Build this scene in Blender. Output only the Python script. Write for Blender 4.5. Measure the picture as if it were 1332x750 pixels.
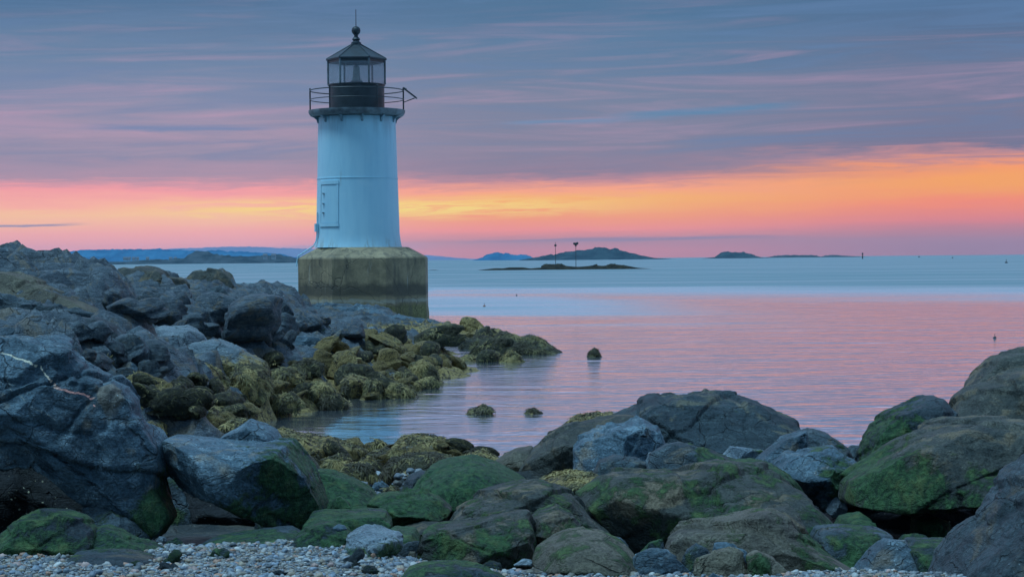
import bpy, bmesh, math, random
import numpy as np
from mathutils import Matrix, Vector

R = math.radians
scene = bpy.context.scene
COL = scene.collection
for o in list(bpy.data.objects):
    bpy.data.objects.remove(o)

# ------------------------------------------------------------------ camera
K = 1.8               # everything along the line of sight lies this much deeper than the nominal distances below
F = 1428.0            # nominal focal length in pixels of a 1332 px wide frame
FK = F * K            # true focal length: a short telephoto
EYE = 2.35            # eye height above the sea, metres
CAM = Matrix.Rotation(math.pi / 2 - math.atan(38.5 / FK), 3, 'X') @ Matrix.Rotation(R(-0.52), 3, 'Z')
cam_data = bpy.data.cameras.new("camera")
cam = bpy.data.objects.new("camera", cam_data)
COL.objects.link(cam)
cam_data.sensor_width = 36.0
cam_data.lens = FK / 1332.0 * 36.0
cam_data.clip_start = 0.1
cam_data.clip_end = 60000.0
m4 = CAM.to_4x4()
m4.translation = Vector((0, 0, EYE))
cam.matrix_world = m4
scene.camera = cam
scene.view_settings.view_transform = 'Standard'
scene.view_settings.look = 'None'
scene.view_settings.exposure = 0.0
scene.view_settings.gamma = 1.0
scene.view_settings.use_curve_mapping = False
scene.cycles.max_bounces = 8
scene.cycles.transparent_max_bounces = 8
scene.cycles.caustics_reflective = False
scene.cycles.caustics_refractive = False
scene.cycles.sample_clamp_indirect = 4.0
CAMN = np.array(CAM)

def at(px, py, D):
    """world points of photo pixels at nominal distance D (true distance D * K) in front of the camera"""
    px = np.asarray(px, float); py = np.asarray(py, float)
    d = np.stack([(px - 666) / FK, -(py - 375) / FK, -np.ones_like(px)], -1) @ CAMN.T
    t = D * K / d[..., 1]
    p = d * t[..., None]
    p[..., 2] += EYE
    return p

def lin(c):
    """sRGB 0-255 -> linear"""
    r = []
    for v in c[:3]:
        v = v / 255.0
        r.append(v / 12.92 if v <= 0.04045 else ((v + 0.055) / 1.055) ** 2.4)
    return (r[0], r[1], r[2], 1.0)

# ------------------------------------------------------------------ node helpers
class NT:
    def __init__(self, tree):
        self.t = tree; self.n = tree.nodes; self.l = tree.links
    def node(self, kind, **kw):
        nd = self.n.new(kind)
        for k, v in kw.items():
            setattr(nd, k, v)
        return nd
    def link(self, a, b):
        self.l.new(a, b)
    def setin(self, nd, key, v):
        s = nd.inputs[key]
        if isinstance(v, bpy.types.NodeSocket):
            self.l.new(v, s)
        else:
            s.default_value = v
    def math(self, op, a, b=None, c=None, clamp=False):
        nd = self.node('ShaderNodeMath', operation=op, use_clamp=clamp)
        self.setin(nd, 0, a)
        if b is not None: self.setin(nd, 1, b)
        if c is not None: self.setin(nd, 2, c)
        return nd.outputs[0]
    def vmath(self, op, a, b=None):
        nd = self.node('ShaderNodeVectorMath', operation=op)
        self.setin(nd, 0, a)
        if b is not None: self.setin(nd, 1, b)
        return nd.outputs[0]
    def smooth(self, v, a, b, lo=0.0, hi=1.0):
        nd = self.node('ShaderNodeMapRange', interpolation_type='SMOOTHSTEP')
        self.setin(nd, 0, v); self.setin(nd, 1, a); self.setin(nd, 2, b)
        self.setin(nd, 3, lo); self.setin(nd, 4, hi)
        return nd.outputs[0]
    def mix(self, f, a, b, blend='MIX'):
        nd = self.node('ShaderNodeMix', data_type='RGBA', blend_type=blend)
        nd.clamp_factor = True
        self.setin(nd, 0, f); self.setin(nd, 6, a); self.setin(nd, 7, b)
        return nd.outputs[2]
    def noise(self, vec, scale, detail=4.0, rough=0.55, dist=0.0):
        nd = self.node('ShaderNodeTexNoise')
        self.setin(nd, 'Vector', vec); self.setin(nd, 'Scale', scale)
        self.setin(nd, 'Detail', detail); self.setin(nd, 'Roughness', rough); self.setin(nd, 'Distortion', dist)
        return nd.outputs[0]
    def voronoi(self, vec, scale, feature='F1', out='Distance'):
        nd = self.node('ShaderNodeTexVoronoi', feature=feature)
        self.setin(nd, 'Vector', vec); self.setin(nd, 'Scale', scale)
        return nd.outputs[out]
    def mapping(self, vec, scale=(1, 1, 1), rot=(0, 0, 0), loc=(0, 0, 0)):
        nd = self.node('ShaderNodeMapping')
        self.setin(nd, 0, vec); self.setin(nd, 'Scale', scale); self.setin(nd, 'Rotation', rot); self.setin(nd, 'Location', loc)
        return nd.outputs[0]
    def ramp(self, f, stops, interp='LINEAR'):
        nd = self.node('ShaderNodeValToRGB')
        cr = nd.color_ramp; cr.interpolation = interp
        while len(cr.elements) < len(stops):
            cr.elements.new(0.5)
        for e, (p, c) in zip(cr.elements, stops):
            e.position = p; e.color = c
        self.setin(nd, 0, f)
        return nd.outputs[0]

# ------------------------------------------------------------------ sky
world = bpy.data.worlds.new("World")
scene.world = world
world.use_nodes = True
world.node_tree.nodes.clear()
W = NT(world.node_tree)
tc = W.node('ShaderNodeTexCoord')
dirv = W.vmath('NORMALIZE', tc.outputs['Generated'])
sep = W.node('ShaderNodeSeparateXYZ'); W.link(dirv, sep.inputs[0])
X, Y, Z = sep.outputs
DEG = 57.29578 * K      # angles of the sky are written for the nominal lens
el = W.math('MULTIPLY', W.math('ARCSINE', Z), DEG)
az = W.math('MULTIPLY', W.math('ARCTAN2', X, Y), DEG)

def vec3(nt, x, y, z):
    c = nt.node('ShaderNodeCombineXYZ')
    nt.setin(c, 0, x); nt.setin(c, 1, y); nt.setin(c, 2, z)
    return c.outputs[0]

# long streaky cloud noise in (azimuth, elevation)
eltilt = W.math('ADD', el, W.math('MULTIPLY', az, -0.018))
n_warp = W.noise(vec3(W, W.math('MULTIPLY', az, 0.045), W.math('MULTIPLY', eltilt, 0.5), 1.7), 1.0, 5.0, 0.6, 0.9)
n_streak = W.noise(vec3(W, W.math('MULTIPLY', az, 0.06), W.math('MULTIPLY', eltilt, 1.0), 7.3), 1.0, 6.0, 0.6, 1.1)
n_fine = W.noise(vec3(W, W.math('MULTIPLY', az, 0.22), W.math('MULTIPLY', eltilt, 3.0), 3.1), 1.0, 6.0, 0.66, 0.9)
amp = W.smooth(el, 1.5, 8.0, 0.35, 3.4)
warp = W.math('MULTIPLY', W.math('SUBTRACT', n_warp, 0.5), amp)
warp = W.math('ADD', warp, W.math('MULTIPLY', W.math('SUBTRACT', n_fine, 0.5), W.smooth(el, 0.3, 5.0, 0.3, 1.5)))
elw = W.math('ADD', el, warp)

def sky_ramp(stops):
    # elevation in degrees, warped; ramp covers -0.5 .. 60 degrees on a square-root scale
    return [(math.sqrt(max(0, e + 0.5) / 60.0), lin(c)) for e, c in stops]
elf = W.math('SQRT', W.math('MAXIMUM', W.math('DIVIDE', W.math('ADD', elw, 0.5), 60.0), 0.0))
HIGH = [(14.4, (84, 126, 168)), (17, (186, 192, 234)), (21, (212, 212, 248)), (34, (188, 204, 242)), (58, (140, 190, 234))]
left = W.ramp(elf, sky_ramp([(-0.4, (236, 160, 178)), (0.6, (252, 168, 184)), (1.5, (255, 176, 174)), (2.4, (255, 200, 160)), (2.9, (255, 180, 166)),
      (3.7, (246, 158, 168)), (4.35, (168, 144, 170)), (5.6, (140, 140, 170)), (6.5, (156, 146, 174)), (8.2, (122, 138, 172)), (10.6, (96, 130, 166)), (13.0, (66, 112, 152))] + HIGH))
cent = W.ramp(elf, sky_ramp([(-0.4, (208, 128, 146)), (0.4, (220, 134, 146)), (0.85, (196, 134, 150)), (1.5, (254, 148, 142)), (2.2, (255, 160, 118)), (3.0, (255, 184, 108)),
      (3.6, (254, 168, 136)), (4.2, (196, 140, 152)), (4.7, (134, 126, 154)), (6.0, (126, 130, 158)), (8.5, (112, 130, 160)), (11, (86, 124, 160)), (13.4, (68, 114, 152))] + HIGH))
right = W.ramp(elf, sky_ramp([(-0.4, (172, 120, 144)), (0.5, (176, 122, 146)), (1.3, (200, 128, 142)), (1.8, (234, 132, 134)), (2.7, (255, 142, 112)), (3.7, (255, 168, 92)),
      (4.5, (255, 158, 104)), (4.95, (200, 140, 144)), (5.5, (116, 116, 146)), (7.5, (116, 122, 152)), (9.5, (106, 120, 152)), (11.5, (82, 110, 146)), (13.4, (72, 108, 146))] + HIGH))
sky = W.mix(W.smooth(az, -16.0, 1.0), left, cent)
sky = W.mix(W.smooth(az, 5.0, 24.0), sky, right)
# brighter gold core either side of the tower
gold = W.math('MULTIPLY', W.smooth(W.math('ABSOLUTE', W.math('SUBTRACT', elw, 2.75)), 0.0, 0.75, 1.0, 0.0), W.smooth(W.math('ABSOLUTE', W.math('ADD', az, 7.0)), 2.0, 17.0, 1.0, 0.0))
gold = W.math('MULTIPLY', gold, W.smooth(n_fine, 0.36, 0.54))
sky = W.mix(gold, sky, lin((255, 224, 128)))
# rose and slate streaks of the higher cloud
midband = W.math('MULTIPLY', W.smooth(el, 4.2, 5.6), W.smooth(el, 9.0, 15.0, 1.0, 0.15))
sky = W.mix(W.math('MULTIPLY', W.math('MULTIPLY', W.smooth(n_streak, 0.46, 0.78), midband), 0.38), sky, lin((204, 158, 186)))
sky = W.mix(W.math('MULTIPLY', W.math('MULTIPLY', W.smooth(n_streak, 0.53, 0.26), W.smooth(el, 3.8, 5.6)), W.smooth(el, 11.0, 26.0, 0.6, 0.0)), sky, lin((92, 128, 172)))

def streak(sky, a0, e0, halfw, thick, slope, col, strength):
    da = W.math('SUBTRACT', az, a0)
    e = W.math('SUBTRACT', W.math('ADD', el, W.math('MULTIPLY', W.math('SUBTRACT', n_fine, 0.5), thick * 2.0)), W.math('ADD', W.math('MULTIPLY', da, slope), e0))
    g = W.smooth(W.math('ABSOLUTE', e), 0.0, thick, 1.0, 0.0)
    w = W.smooth(W.math('ABSOLUTE', da), halfw * 0.35, halfw, 1.0, 0.0)
    return W.mix(W.math('MULTIPLY', W.math('MULTIPLY', g, w), strength), sky, lin(col))
sky = streak(sky, 10.0, 7.55, 6.5, 0.34, 0.055, (70, 136, 178), 0.65)
sky = streak(sky, 2.5, 7.1, 4.0, 0.18, 0.02, (92, 140, 182), 0.7)
sky = streak(sky, -17.0, 6.85, 6.0, 0.22, -0.005, (104, 132, 176), 0.9)
sky = streak(sky, -25.5, 1.9, 4.2, 0.10, 0.02, (128, 138, 180), 0.95)
sky = streak(sky, 6.0, 0.98, 11.0, 0.16, 0.008, (150, 128, 160), 0.85)
sky = streak(sky, -12.0, 0.55, 9.0, 0.35, 0.01, (160, 160, 200), 0.75)
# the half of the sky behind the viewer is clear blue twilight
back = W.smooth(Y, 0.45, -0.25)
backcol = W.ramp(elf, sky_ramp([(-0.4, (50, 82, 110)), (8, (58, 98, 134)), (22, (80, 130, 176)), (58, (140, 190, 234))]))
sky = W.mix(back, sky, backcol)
nish = W.node('ShaderNodeTexSky', sky_type='NISHITA')
nish.sun_disc = False
nish.sun_elevation = R(1.0)
nish.sun_rotation = R(-8.0)
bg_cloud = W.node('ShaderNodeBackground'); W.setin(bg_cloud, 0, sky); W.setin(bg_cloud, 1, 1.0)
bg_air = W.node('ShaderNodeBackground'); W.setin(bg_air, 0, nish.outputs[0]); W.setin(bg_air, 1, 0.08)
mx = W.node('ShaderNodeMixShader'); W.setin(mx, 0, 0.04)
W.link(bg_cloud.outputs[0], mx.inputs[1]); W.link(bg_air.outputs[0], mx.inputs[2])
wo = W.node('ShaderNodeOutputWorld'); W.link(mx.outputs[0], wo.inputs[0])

# one weak, very soft sun: the last daylight coming over the left shoulder
sd = bpy.data.lights.new("sun", 'SUN')
sd.energy = 2.5
sd.angle = R(18)
sd.color = (0.50, 0.80, 1.0)
sun = bpy.data.objects.new("sun", sd); COL.objects.link(sun)
sun.rotation_euler = Vector((0.34, 0.14, -0.9)).to_track_quat('-Z', 'Y').to_euler()

# ------------------------------------------------------------------ object helpers
def tag(o, label=None, cat=None, group=None, kind=None):
    if label: o['label'] = label
    if cat: o['category'] = cat
    if group: o['group'] = group
    if kind: o['kind'] = kind
    return o

def raw_mesh(name, v, f, mat, smooth=True, attrs=None):
    """v (n,3) array, f (m,3) or (m,4) int array"""
    me = bpy.data.meshes.new(name)
    v = np.asarray(v, np.float32); f = np.asarray(f, np.int32)
    k = f.shape[1]
    me.vertices.add(len(v)); me.vertices.foreach_set('co', v.ravel())
    me.loops.add(f.size); me.loops.foreach_set('vertex_index', f.ravel())
    me.polygons.add(len(f)); me.polygons.foreach_set('loop_start', np.arange(0, f.size, k, dtype=np.int32))
    me.polygons.foreach_set('use_smooth', np.full(len(f), smooth, bool))
    for an, av in (attrs or {}).items():
        av = np.asarray(av, np.float32)
        if av.ndim == 1:
            a = me.attributes.new(an, 'FLOAT', 'POINT'); a.data.foreach_set('value', av)
        else:
            a = me.attributes.new(an, 'FLOAT_COLOR', 'POINT'); a.data.foreach_set('color', av.ravel())
    me.update(calc_edges=True)
    me.validate()
    if mat: me.materials.append(mat)
    return me

def link(name, me, parent=None, loc=(0, 0, 0)):
    o = bpy.data.objects.new(name, me)
    COL.objects.link(o); o.location = loc
    if parent: o.parent = parent
    return o

def empty(name, loc):
    o = bpy.data.objects.new(name, None); COL.objects.link(o); o.location = loc
    o.empty_display_size = 0.2
    return o

class MB:
    """collects primitives into one mesh"""
    def __init__(self): self.v = []; self.f = []
    def add(self, vs, fs):
        b = len(self.v); self.v += [tuple(p) for p in vs]; self.f += [tuple(i + b for i in q) for q in fs]
    def box(self, c, s, rot=None):
        vs = [Vector((x * s[0] / 2, y * s[1] / 2, z * s[2] / 2)) for x in (-1, 1) for y in (-1, 1) for z in (-1, 1)]
        if rot is not None: vs = [rot @ p for p in vs]
        vs = [p + Vector(c) for p in vs]
        self.add(vs, [(0, 1, 3, 2), (4, 6, 7, 5), (0, 4, 5, 1), (2, 3, 7, 6), (0, 2, 6, 4), (1, 5, 7, 3)])
    def lathe(self, prof, n=32, off=0.0, c=(0, 0, 0), cap=True):
        b = len(self.v); m = len(prof)
        for r, z in prof:
            for i in range(n):
                a = off + 2 * math.pi * i / n
                self.v.append((c[0] + r * math.cos(a), c[1] + r * math.sin(a), c[2] + z))
        for j in range(m - 1):
            for i in range(n):
                k = (i + 1) % n
                self.f.append((b + j * n + i, b + j * n + k, b + (j + 1) * n + k, b + (j + 1) * n + i))
        if cap:
            self.f.append(tuple(b + i for i in reversed(range(n))))
            self.f.append(tuple(b + (m - 1) * n + i for i in range(n)))
    def tube(self, pts, r, n=8, closed=False):
        pts = [Vector(p) for p in pts]; b = len(self.v); m = len(pts)
        for i, p in enumerate(pts):
            a = pts[(i - 1) % m] if (closed or i > 0) else p
            c = pts[(i + 1) % m] if (closed or i < m - 1) else p
            t = (c - a).normalized()
            u = t.cross(Vector((0, 0, 1)))
            if u.length < 1e-3: u = t.cross(Vector((1, 0, 0)))
            u.normalize(); w = t.cross(u)
            for k in range(n):
                q = 2 * math.pi * k / n
                self.v.append(tuple(p + (u * math.cos(q) + w * math.sin(q)) * r))
        for i in range(m if closed else m - 1):
            j = (i + 1) % m
            for k in range(n):
                l = (k + 1) % n
                self.f.append((b + i * n + k, b + i * n + l, b + j * n + l, b + j * n + k))
        if not closed:
            self.f.append(tuple(b + k for k in reversed(range(n)))); self.f.append(tuple(b + (m - 1) * n + k for k in range(n)))
    def build(self, name, mat, parent=None, loc=(0, 0, 0), smooth=False):
        me = bpy.data.meshes.new(name)
        me.from_pydata(self.v, [], self.f); me.validate()
        bm = bmesh.new(); bm.from_mesh(me); bmesh.ops.recalc_face_normals(bm, faces=bm.faces); bm.to_mesh(me); bm.free()
        if smooth:
            for p in me.polygons: p.use_smooth = True
            me.set_sharp_from_angle(angle=R(40))
        me.materials.append(mat)
        return link(name, me, parent, loc)

# ------------------------------------------------------------------ numpy noise
def _hash(ix, iy, iz, s):
    h = (ix * 374761393 + iy * 668265263 + iz * 2147483647 + s * 1274126177) & 0xFFFFFFFF
    h = ((h ^ (h >> 13)) * 1274126177) & 0xFFFFFFFF
    h = ((h ^ (h >> 16)) * 2246822519) & 0xFFFFFFFF
    return ((h ^ (h >> 15)) & 0xFFFFFF) / float(0xFFFFFF)
def vnoise(p, s=0):
    p = np.asarray(p, float)
    i = np.floor(p).astype(np.int64); f = p - i
    u = f * f * f * (f * (f * 6 - 15) + 10)
    r = 0
    for dx in (0, 1):
        for dy in (0, 1):
            for dz in (0, 1):
                w = (u[:, 0] if dx else 1 - u[:, 0]) * (u[:, 1] if dy else 1 - u[:, 1]) * (u[:, 2] if dz else 1 - u[:, 2])
                r = r + w * _hash(i[:, 0] + dx, i[:, 1] + dy, i[:, 2] + dz, s)
    return r * 2 - 1
ROT = np.array(Matrix.Rotation(0.7, 3, Vector((0.3, 0.8, 0.5)).normalized()))
def fbm(p, s=0, octaves=4, gain=0.5):
    r = 0; a = 1.0; q = np.asarray(p, float)
    for k in range(octaves):
        r = r + a * vnoise(q, s + k * 17); a *= gain; q = (q @ ROT.T) * 2.03 + 11.7
    return r

_ico = {}
def ico(sub):
    if sub not in _ico:
        bm = bmesh.new(); bmesh.ops.create_icosphere(bm, subdivisions=sub, radius=1.0)
        v = np.array([w.co[:] for w in bm.verts]); f = np.array([[w.index for w in q.verts] for q in bm.faces])
        bm.free(); _ico[sub] = (v, f)
    return _ico[sub]
# ------------------------------------------------------------------ materials
def new_mat(name):
    m = bpy.data.materials.new(name); m.use_nodes = True
    m.node_tree.nodes.clear()
    nt = NT(m.node_tree)
    out = nt.node('ShaderNodeOutputMaterial')
    return m, nt, out

def simple_mat(name, col, rough=0.6, noise_amt=0.25, scale=6.0, bump=0.0, metallic=0.0, col2=None):
    m, nt, out = new_mat(name)
    tc = nt.node('ShaderNodeTexCoord')
    n = nt.noise(tc.outputs['Object'], scale, 6.0, 0.6)
    c2 = col2 or tuple(v * (1 - noise_amt * 1.6) for v in col[:3]) + (1,)
    b = nt.node('ShaderNodeBsdfPrincipled')
    nt.link(nt.mix(nt.smooth(n, 0.35, 0.7), tuple(col[:3]) + (1,), c2), b.inputs['Base Color'])
    nt.setin(b, 'Roughness', rough); nt.setin(b, 'Metallic', metallic)
    if bump:
        bp = nt.node('ShaderNodeBump'); nt.setin(bp, 'Strength', bump); nt.setin(bp, 'Distance', 0.01)
        nt.link(nt.noise(tc.outputs['Object'], scale * 6, 5.0, 0.65), bp.inputs['Height']); nt.link(bp.outputs[0], b.inputs['Normal'])
    nt.link(b.outputs[0], out.inputs[0])
    return m

def rock_mat(name, a, b, c, patch=(0.2, 0.15, 0.09), patch_lo=0.58, tide=None, speck=0.5, barnacle=0.0, rough=0.62, weed=0.0, strata=0.35, bumpk=1.0, crackk=0.75):
    """a,b,c: dark, middle, light stone; patch: stain; tide: world height below which olive weed covers the stone; weed: all-over weed"""
    m, nt, out = new_mat(name)
    tc = nt.node('ShaderNodeTexCoord'); oi = nt.node('ShaderNodeObjectInfo')
    rnd = oi.outputs['Random']
    vec = nt.vmath('ADD', tc.outputs['Object'], vec3(nt, nt.math('MULTIPLY', rnd, 71.0), nt.math('MULTIPLY', rnd, 37.0), nt.math('MULTIPLY', rnd, 53.0)))
    geo = nt.node('ShaderNodeNewGeometry')
    sp = nt.node('ShaderNodeSeparateXYZ'); nt.link(geo.outputs['Position'], sp.inputs[0])
    big = nt.noise(vec, 1.7, 7.0, 0.6, 0.6)
    mid = nt.noise(vec, 6.0, 7.0, 0.65, 0.3)
    fine = nt.noise(vec, 55.0, 3.0, 0.7)
    rotv = nt.mapping(vec, (1.2, 2.0, 13.0), (0.5, -0.45, nt_rand(name)))
    lay = nt.noise(rotv, 1.0, 5.0, 0.62, 0.7)
    col = nt.mix(nt.smooth(big, 0.32, 0.68), a, b)
    col = nt.mix(nt.math('MULTIPLY', nt.smooth(mid, 0.45, 0.75), 0.8), col, c)
    col = nt.mix(nt.math('MULTIPLY', nt.smooth(lay, 0.52, 0.36), strata), col, tuple(v * 0.45 for v in a[:3]) + (1,))
    pn = nt.noise(nt.vmath('ADD', vec, (13.1, 4.2, 8.8)), 2.6, 6.0, 0.6, 0.8)
    col = nt.mix(nt.math('MULTIPLY', nt.smooth(pn, patch_lo, patch_lo + 0.12), 0.75), col, tuple(patch[:3]) + (1,))
    # pale lichen and mineral specks
    sp1 = nt.voronoi(vec, 38.0)
    col = nt.mix(nt.math('MULTIPLY', nt.math('MULTIPLY', nt.smooth(sp1, 0.22, 0.10), nt.smooth(mid, 0.5, 0.62)), speck), col, tuple(min(1, v * 2.2 + 0.03) for v in c[:3]) + (1,))
    col = nt.mix(1.0, col, vec3(nt, *(nt.smooth(fine, 0.3, 0.72, 0.62, 1.42),) * 3), 'MULTIPLY')
    tone = nt.smooth(rnd, 0.0, 1.0, 0.82, 1.18)
    col = nt.mix(1.0, col, vec3(nt, tone, tone, tone), 'MULTIPLY')
    # cracks
    wv = nt.vmath('ADD', vec, nt.vmath('MULTIPLY', nt.node_out_noise_color(vec, 3.0), (0.22, 0.22, 0.22)))
    cr = nt.voronoi(nt.mapping(wv, (1.0, 1.0, 1.7), (0.4, 0.5, 0.2)), 1.6, 'DISTANCE_TO_EDGE')
    crack = nt.smooth(cr, 0.0, 0.016, 1.0, 0.0)
    crack = nt.math('MULTIPLY', crack, nt.math('MULTIPLY', nt.smooth(big, 0.44, 0.58), crackk))
    cr2 = nt.voronoi(nt.mapping(wv, (1.0, 1.6, 2.6), (0.1, 0.9, 0.6)), 5.0, 'DISTANCE_TO_EDGE')
    crack2 = nt.math('MULTIPLY', nt.smooth(cr2, 0.0, 0.03, 1.0, 0.0), nt.math('MULTIPLY', nt.smooth(mid, 0.48, 0.6), crackk))
    # weed: olive straps and dark brown fronds
    wn = nt.noise(vec, 7.0, 6.0, 0.7, 1.2)
    wfine = nt.noise(nt.mapping(vec, (34, 34, 11)), 1.0, 4.0, 0.7, 0.6)
    olive = nt.mix(nt.smooth(wfine, 0.3, 0.7), (0.19, 0.14, 0.05, 1), (0.46, 0.335, 0.13, 1))
    olive = nt.mix(nt.smooth(wn, 0.50, 0.60), olive, nt.mix(nt.smooth(wfine, 0.4, 0.7), (0.035, 0.028, 0.02, 1), (0.13, 0.095, 0.05, 1)))
    wmask = weed
    if tide is not None:
        hz = nt.math('ADD', sp.outputs[2], nt.math('MULTIPLY', nt.math('SUBTRACT', big, 0.5), 0.75))
        hz = nt.math('ADD', hz, nt.math('MULTIPLY', nt.math('SUBTRACT', mid, 0.5), 0.55))
        wmask = nt.math('MAXIMUM', nt.smooth(hz, tide + 0.10, tide - 0.12), weed)
    if weed >= 0.9:
        wmask = nt.smooth(mid, 0.30, 0.40, 0.55, 1.0)
    if tide is not None or weed:
        col = nt.mix(wmask, col, olive)
    # green algae carried by each stone's own attribute
    at_ = nt.node('ShaderNodeAttribute', attribute_name='moss'); mo = at_.outputs['Fac']
    mm = nt.smooth(nt.math('ADD', mo, nt.math('ADD', nt.math('MULTIPLY', nt.math('SUBTRACT', big, 0.5), 1.1), nt.math('MULTIPLY', nt.math('SUBTRACT', mid, 0.5), 1.9))), 0.36, 0.60)
    gn = nt.noise(nt.mapping(vec, (24, 24, 10)), 1.0, 5.0, 0.7, 0.6)
    green = nt.mix(nt.smooth(gn, 0.34, 0.68), (0.007, 0.030, 0.012, 1), (0.045, 0.118, 0.040, 1))
    green = nt.mix(nt.math('MULTIPLY', nt.smooth(mid, 0.52, 0.68), 0.5), green, (0.13, 0.17, 0.055, 1))
    col = nt.mix(nt.math('MULTIPLY', mm, 0.93), col, green)
    # quartz vein attribute
    av = nt.node('ShaderNodeAttribute', attribute_name='vein'); ve = av.outputs['Fac']
    vm = nt.smooth(nt.math('ADD', ve, nt.math('MULTIPLY', nt.math('SUBTRACT', fine, 0.5), 0.5)), 0.35, 0.6)
    apk = nt.node('ShaderNodeAttribute', attribute_name='pink')
    col = nt.mix(vm, col, nt.mix(apk.outputs['Fac'], (0.62, 0.56, 0.42, 1), (0.95, 0.42, 0.34, 1)))
    if barnacle:
        bv = nt.voronoi(vec, 20.0)
        bm_ = nt.math('MULTIPLY', nt.smooth(bv, 0.20, 0.12), nt.smooth(nt.noise(vec, 2.4, 3.0), 0.50, 0.60))
        col = nt.mix(nt.math('MULTIPLY', bm_, barnacle), col, (0.62, 0.60, 0.42, 1))
    crk = nt.math('MAXIMUM', crack, nt.math('MULTIPLY', crack2, 0.7))
    crk = nt.math('MULTIPLY', crk, nt.math('SUBTRACT', 1.0, nt.math('MULTIPLY', mm, 0.7)))
    if weed >= 0.9: crk = nt.math('MULTIPLY', crk, 0.0)
    col = nt.mix(nt.math('MULTIPLY', crk, 0.6), col, tuple(v * 0.25 for v in a[:3]) + (1,))
    bs = nt.node('ShaderNodeBsdfPrincipled')
    nt.link(col, bs.inputs['Base Color'])
    nt.setin(bs, 'Roughness', nt.smooth(mid, 0.2, 0.8, rough - 0.14, rough + 0.2))
    nt.setin(bs, 'Specular IOR Level', 0.24)
    h = nt.math('ADD', nt.math('MULTIPLY', mid, 0.9), nt.math('MULTIPLY', fine, 0.16))
    h = nt.math('ADD', h, nt.math('MULTIPLY', lay, 0.9 * strata + 0.1))
    h = nt.math('ADD', h, nt.math('MULTIPLY', crk, -0.55))
    if tide is not None or weed:
        h = nt.math('ADD', h, nt.math('MULTIPLY', nt.math('MULTIPLY', nt.math('ADD', wfine, wn), 0.7), wmask))
    h = nt.math('ADD', h, nt.math('MULTIPLY', nt.math('MULTIPLY', gn, 0.5), mm))
    bp = nt.node('ShaderNodeBump'); nt.setin(bp, 'Strength', 0.9); nt.setin(bp, 'Distance', 0.075 * bumpk)
    nt.link(h, bp.inputs['Height']); nt.link(bp.outputs[0], bs.inputs['Normal'])
    nt.link(bs.outputs[0], out.inputs[0])
    return m

def nt_rand(name):
    return (sum(ord(c) for c in name) % 31) / 10.0
def _nc(self, vec, scale):
    nd = self.node('ShaderNodeTexNoise'); self.setin(nd, 'Vector', vec); self.setin(nd, 'Scale', scale); self.setin(nd, 'Detail', 4.0)
    return nd.outputs['Color']
NT.node_out_noise_color = _nc

def g(r, gg, b): return (r, gg, b, 1.0)
M = {}
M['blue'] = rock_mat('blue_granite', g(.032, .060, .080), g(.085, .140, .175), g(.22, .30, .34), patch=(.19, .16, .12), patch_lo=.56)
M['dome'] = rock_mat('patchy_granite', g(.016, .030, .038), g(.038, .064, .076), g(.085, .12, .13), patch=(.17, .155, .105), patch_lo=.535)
M['buff'] = rock_mat('buff_granite', g(.045, .044, .035), g(.125, .112, .082), g(.24, .22, .17), patch=(.06, .055, .045), patch_lo=.5, strata=.15, crackk=.3)
M['dark'] = rock_mat('dark_granite', g(.018, .032, .040), g(.052, .078, .092), g(.115, .15, .162), patch=(.12, .10, .07))
M['brown'] = rock_mat('brown_granite', g(.022, .029, .027), g(.060, .064, .053), g(.130, .126, .10), patch=(.15, .115, .07), patch_lo=.52, strata=.15, crackk=.3)
M['tan'] = rock_mat('tan_granite', g(.06, .056, .042), g(.145, .13, .09), g(.24, .22, .155), patch=(.10, .09, .07), strata=.2)
M['pale'] = rock_mat('pale_granite', g(.10, .135, .16), g(.17, .215, .24), g(.27, .315, .325), patch=(.22, .21, .17), patch_lo=.66, strata=.2)
M['ledge'] = rock_mat('shore_ledge', g(.045, .066, .085), g(.115, .15, .175), g(.25, .28, .295), patch=(.17, .14, .10), patch_lo=.52, tide=.36, strata=.6)
M['weedy'] = rock_mat('tidal_granite', g(.045, .07, .09), g(.12, .16, .18), g(.22, .26, .27), tide=.88, strata=.4)
M['olive'] = rock_mat('olive_rockweed', g(.06, .06, .04), g(.1, .1, .06), g(.2, .18, .1), weed=1.0, bumpk=1.3)
M['kelp'] = rock_mat('dark_rockweed', g(.018, .02, .014), g(.05, .048, .026), g(.10, .092, .046), patch=(.16, .14, .06), patch_lo=.5, strata=.1, bumpk=1.6)
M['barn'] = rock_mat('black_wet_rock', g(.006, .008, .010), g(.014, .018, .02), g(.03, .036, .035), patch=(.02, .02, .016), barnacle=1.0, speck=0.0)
M['ground'] = rock_mat('shore_ground', g(.02, .028, .03), g(.05, .06, .06), g(.12, .12, .10), patch=(.10, .09, .06), patch_lo=.56, strata=.3)
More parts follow.
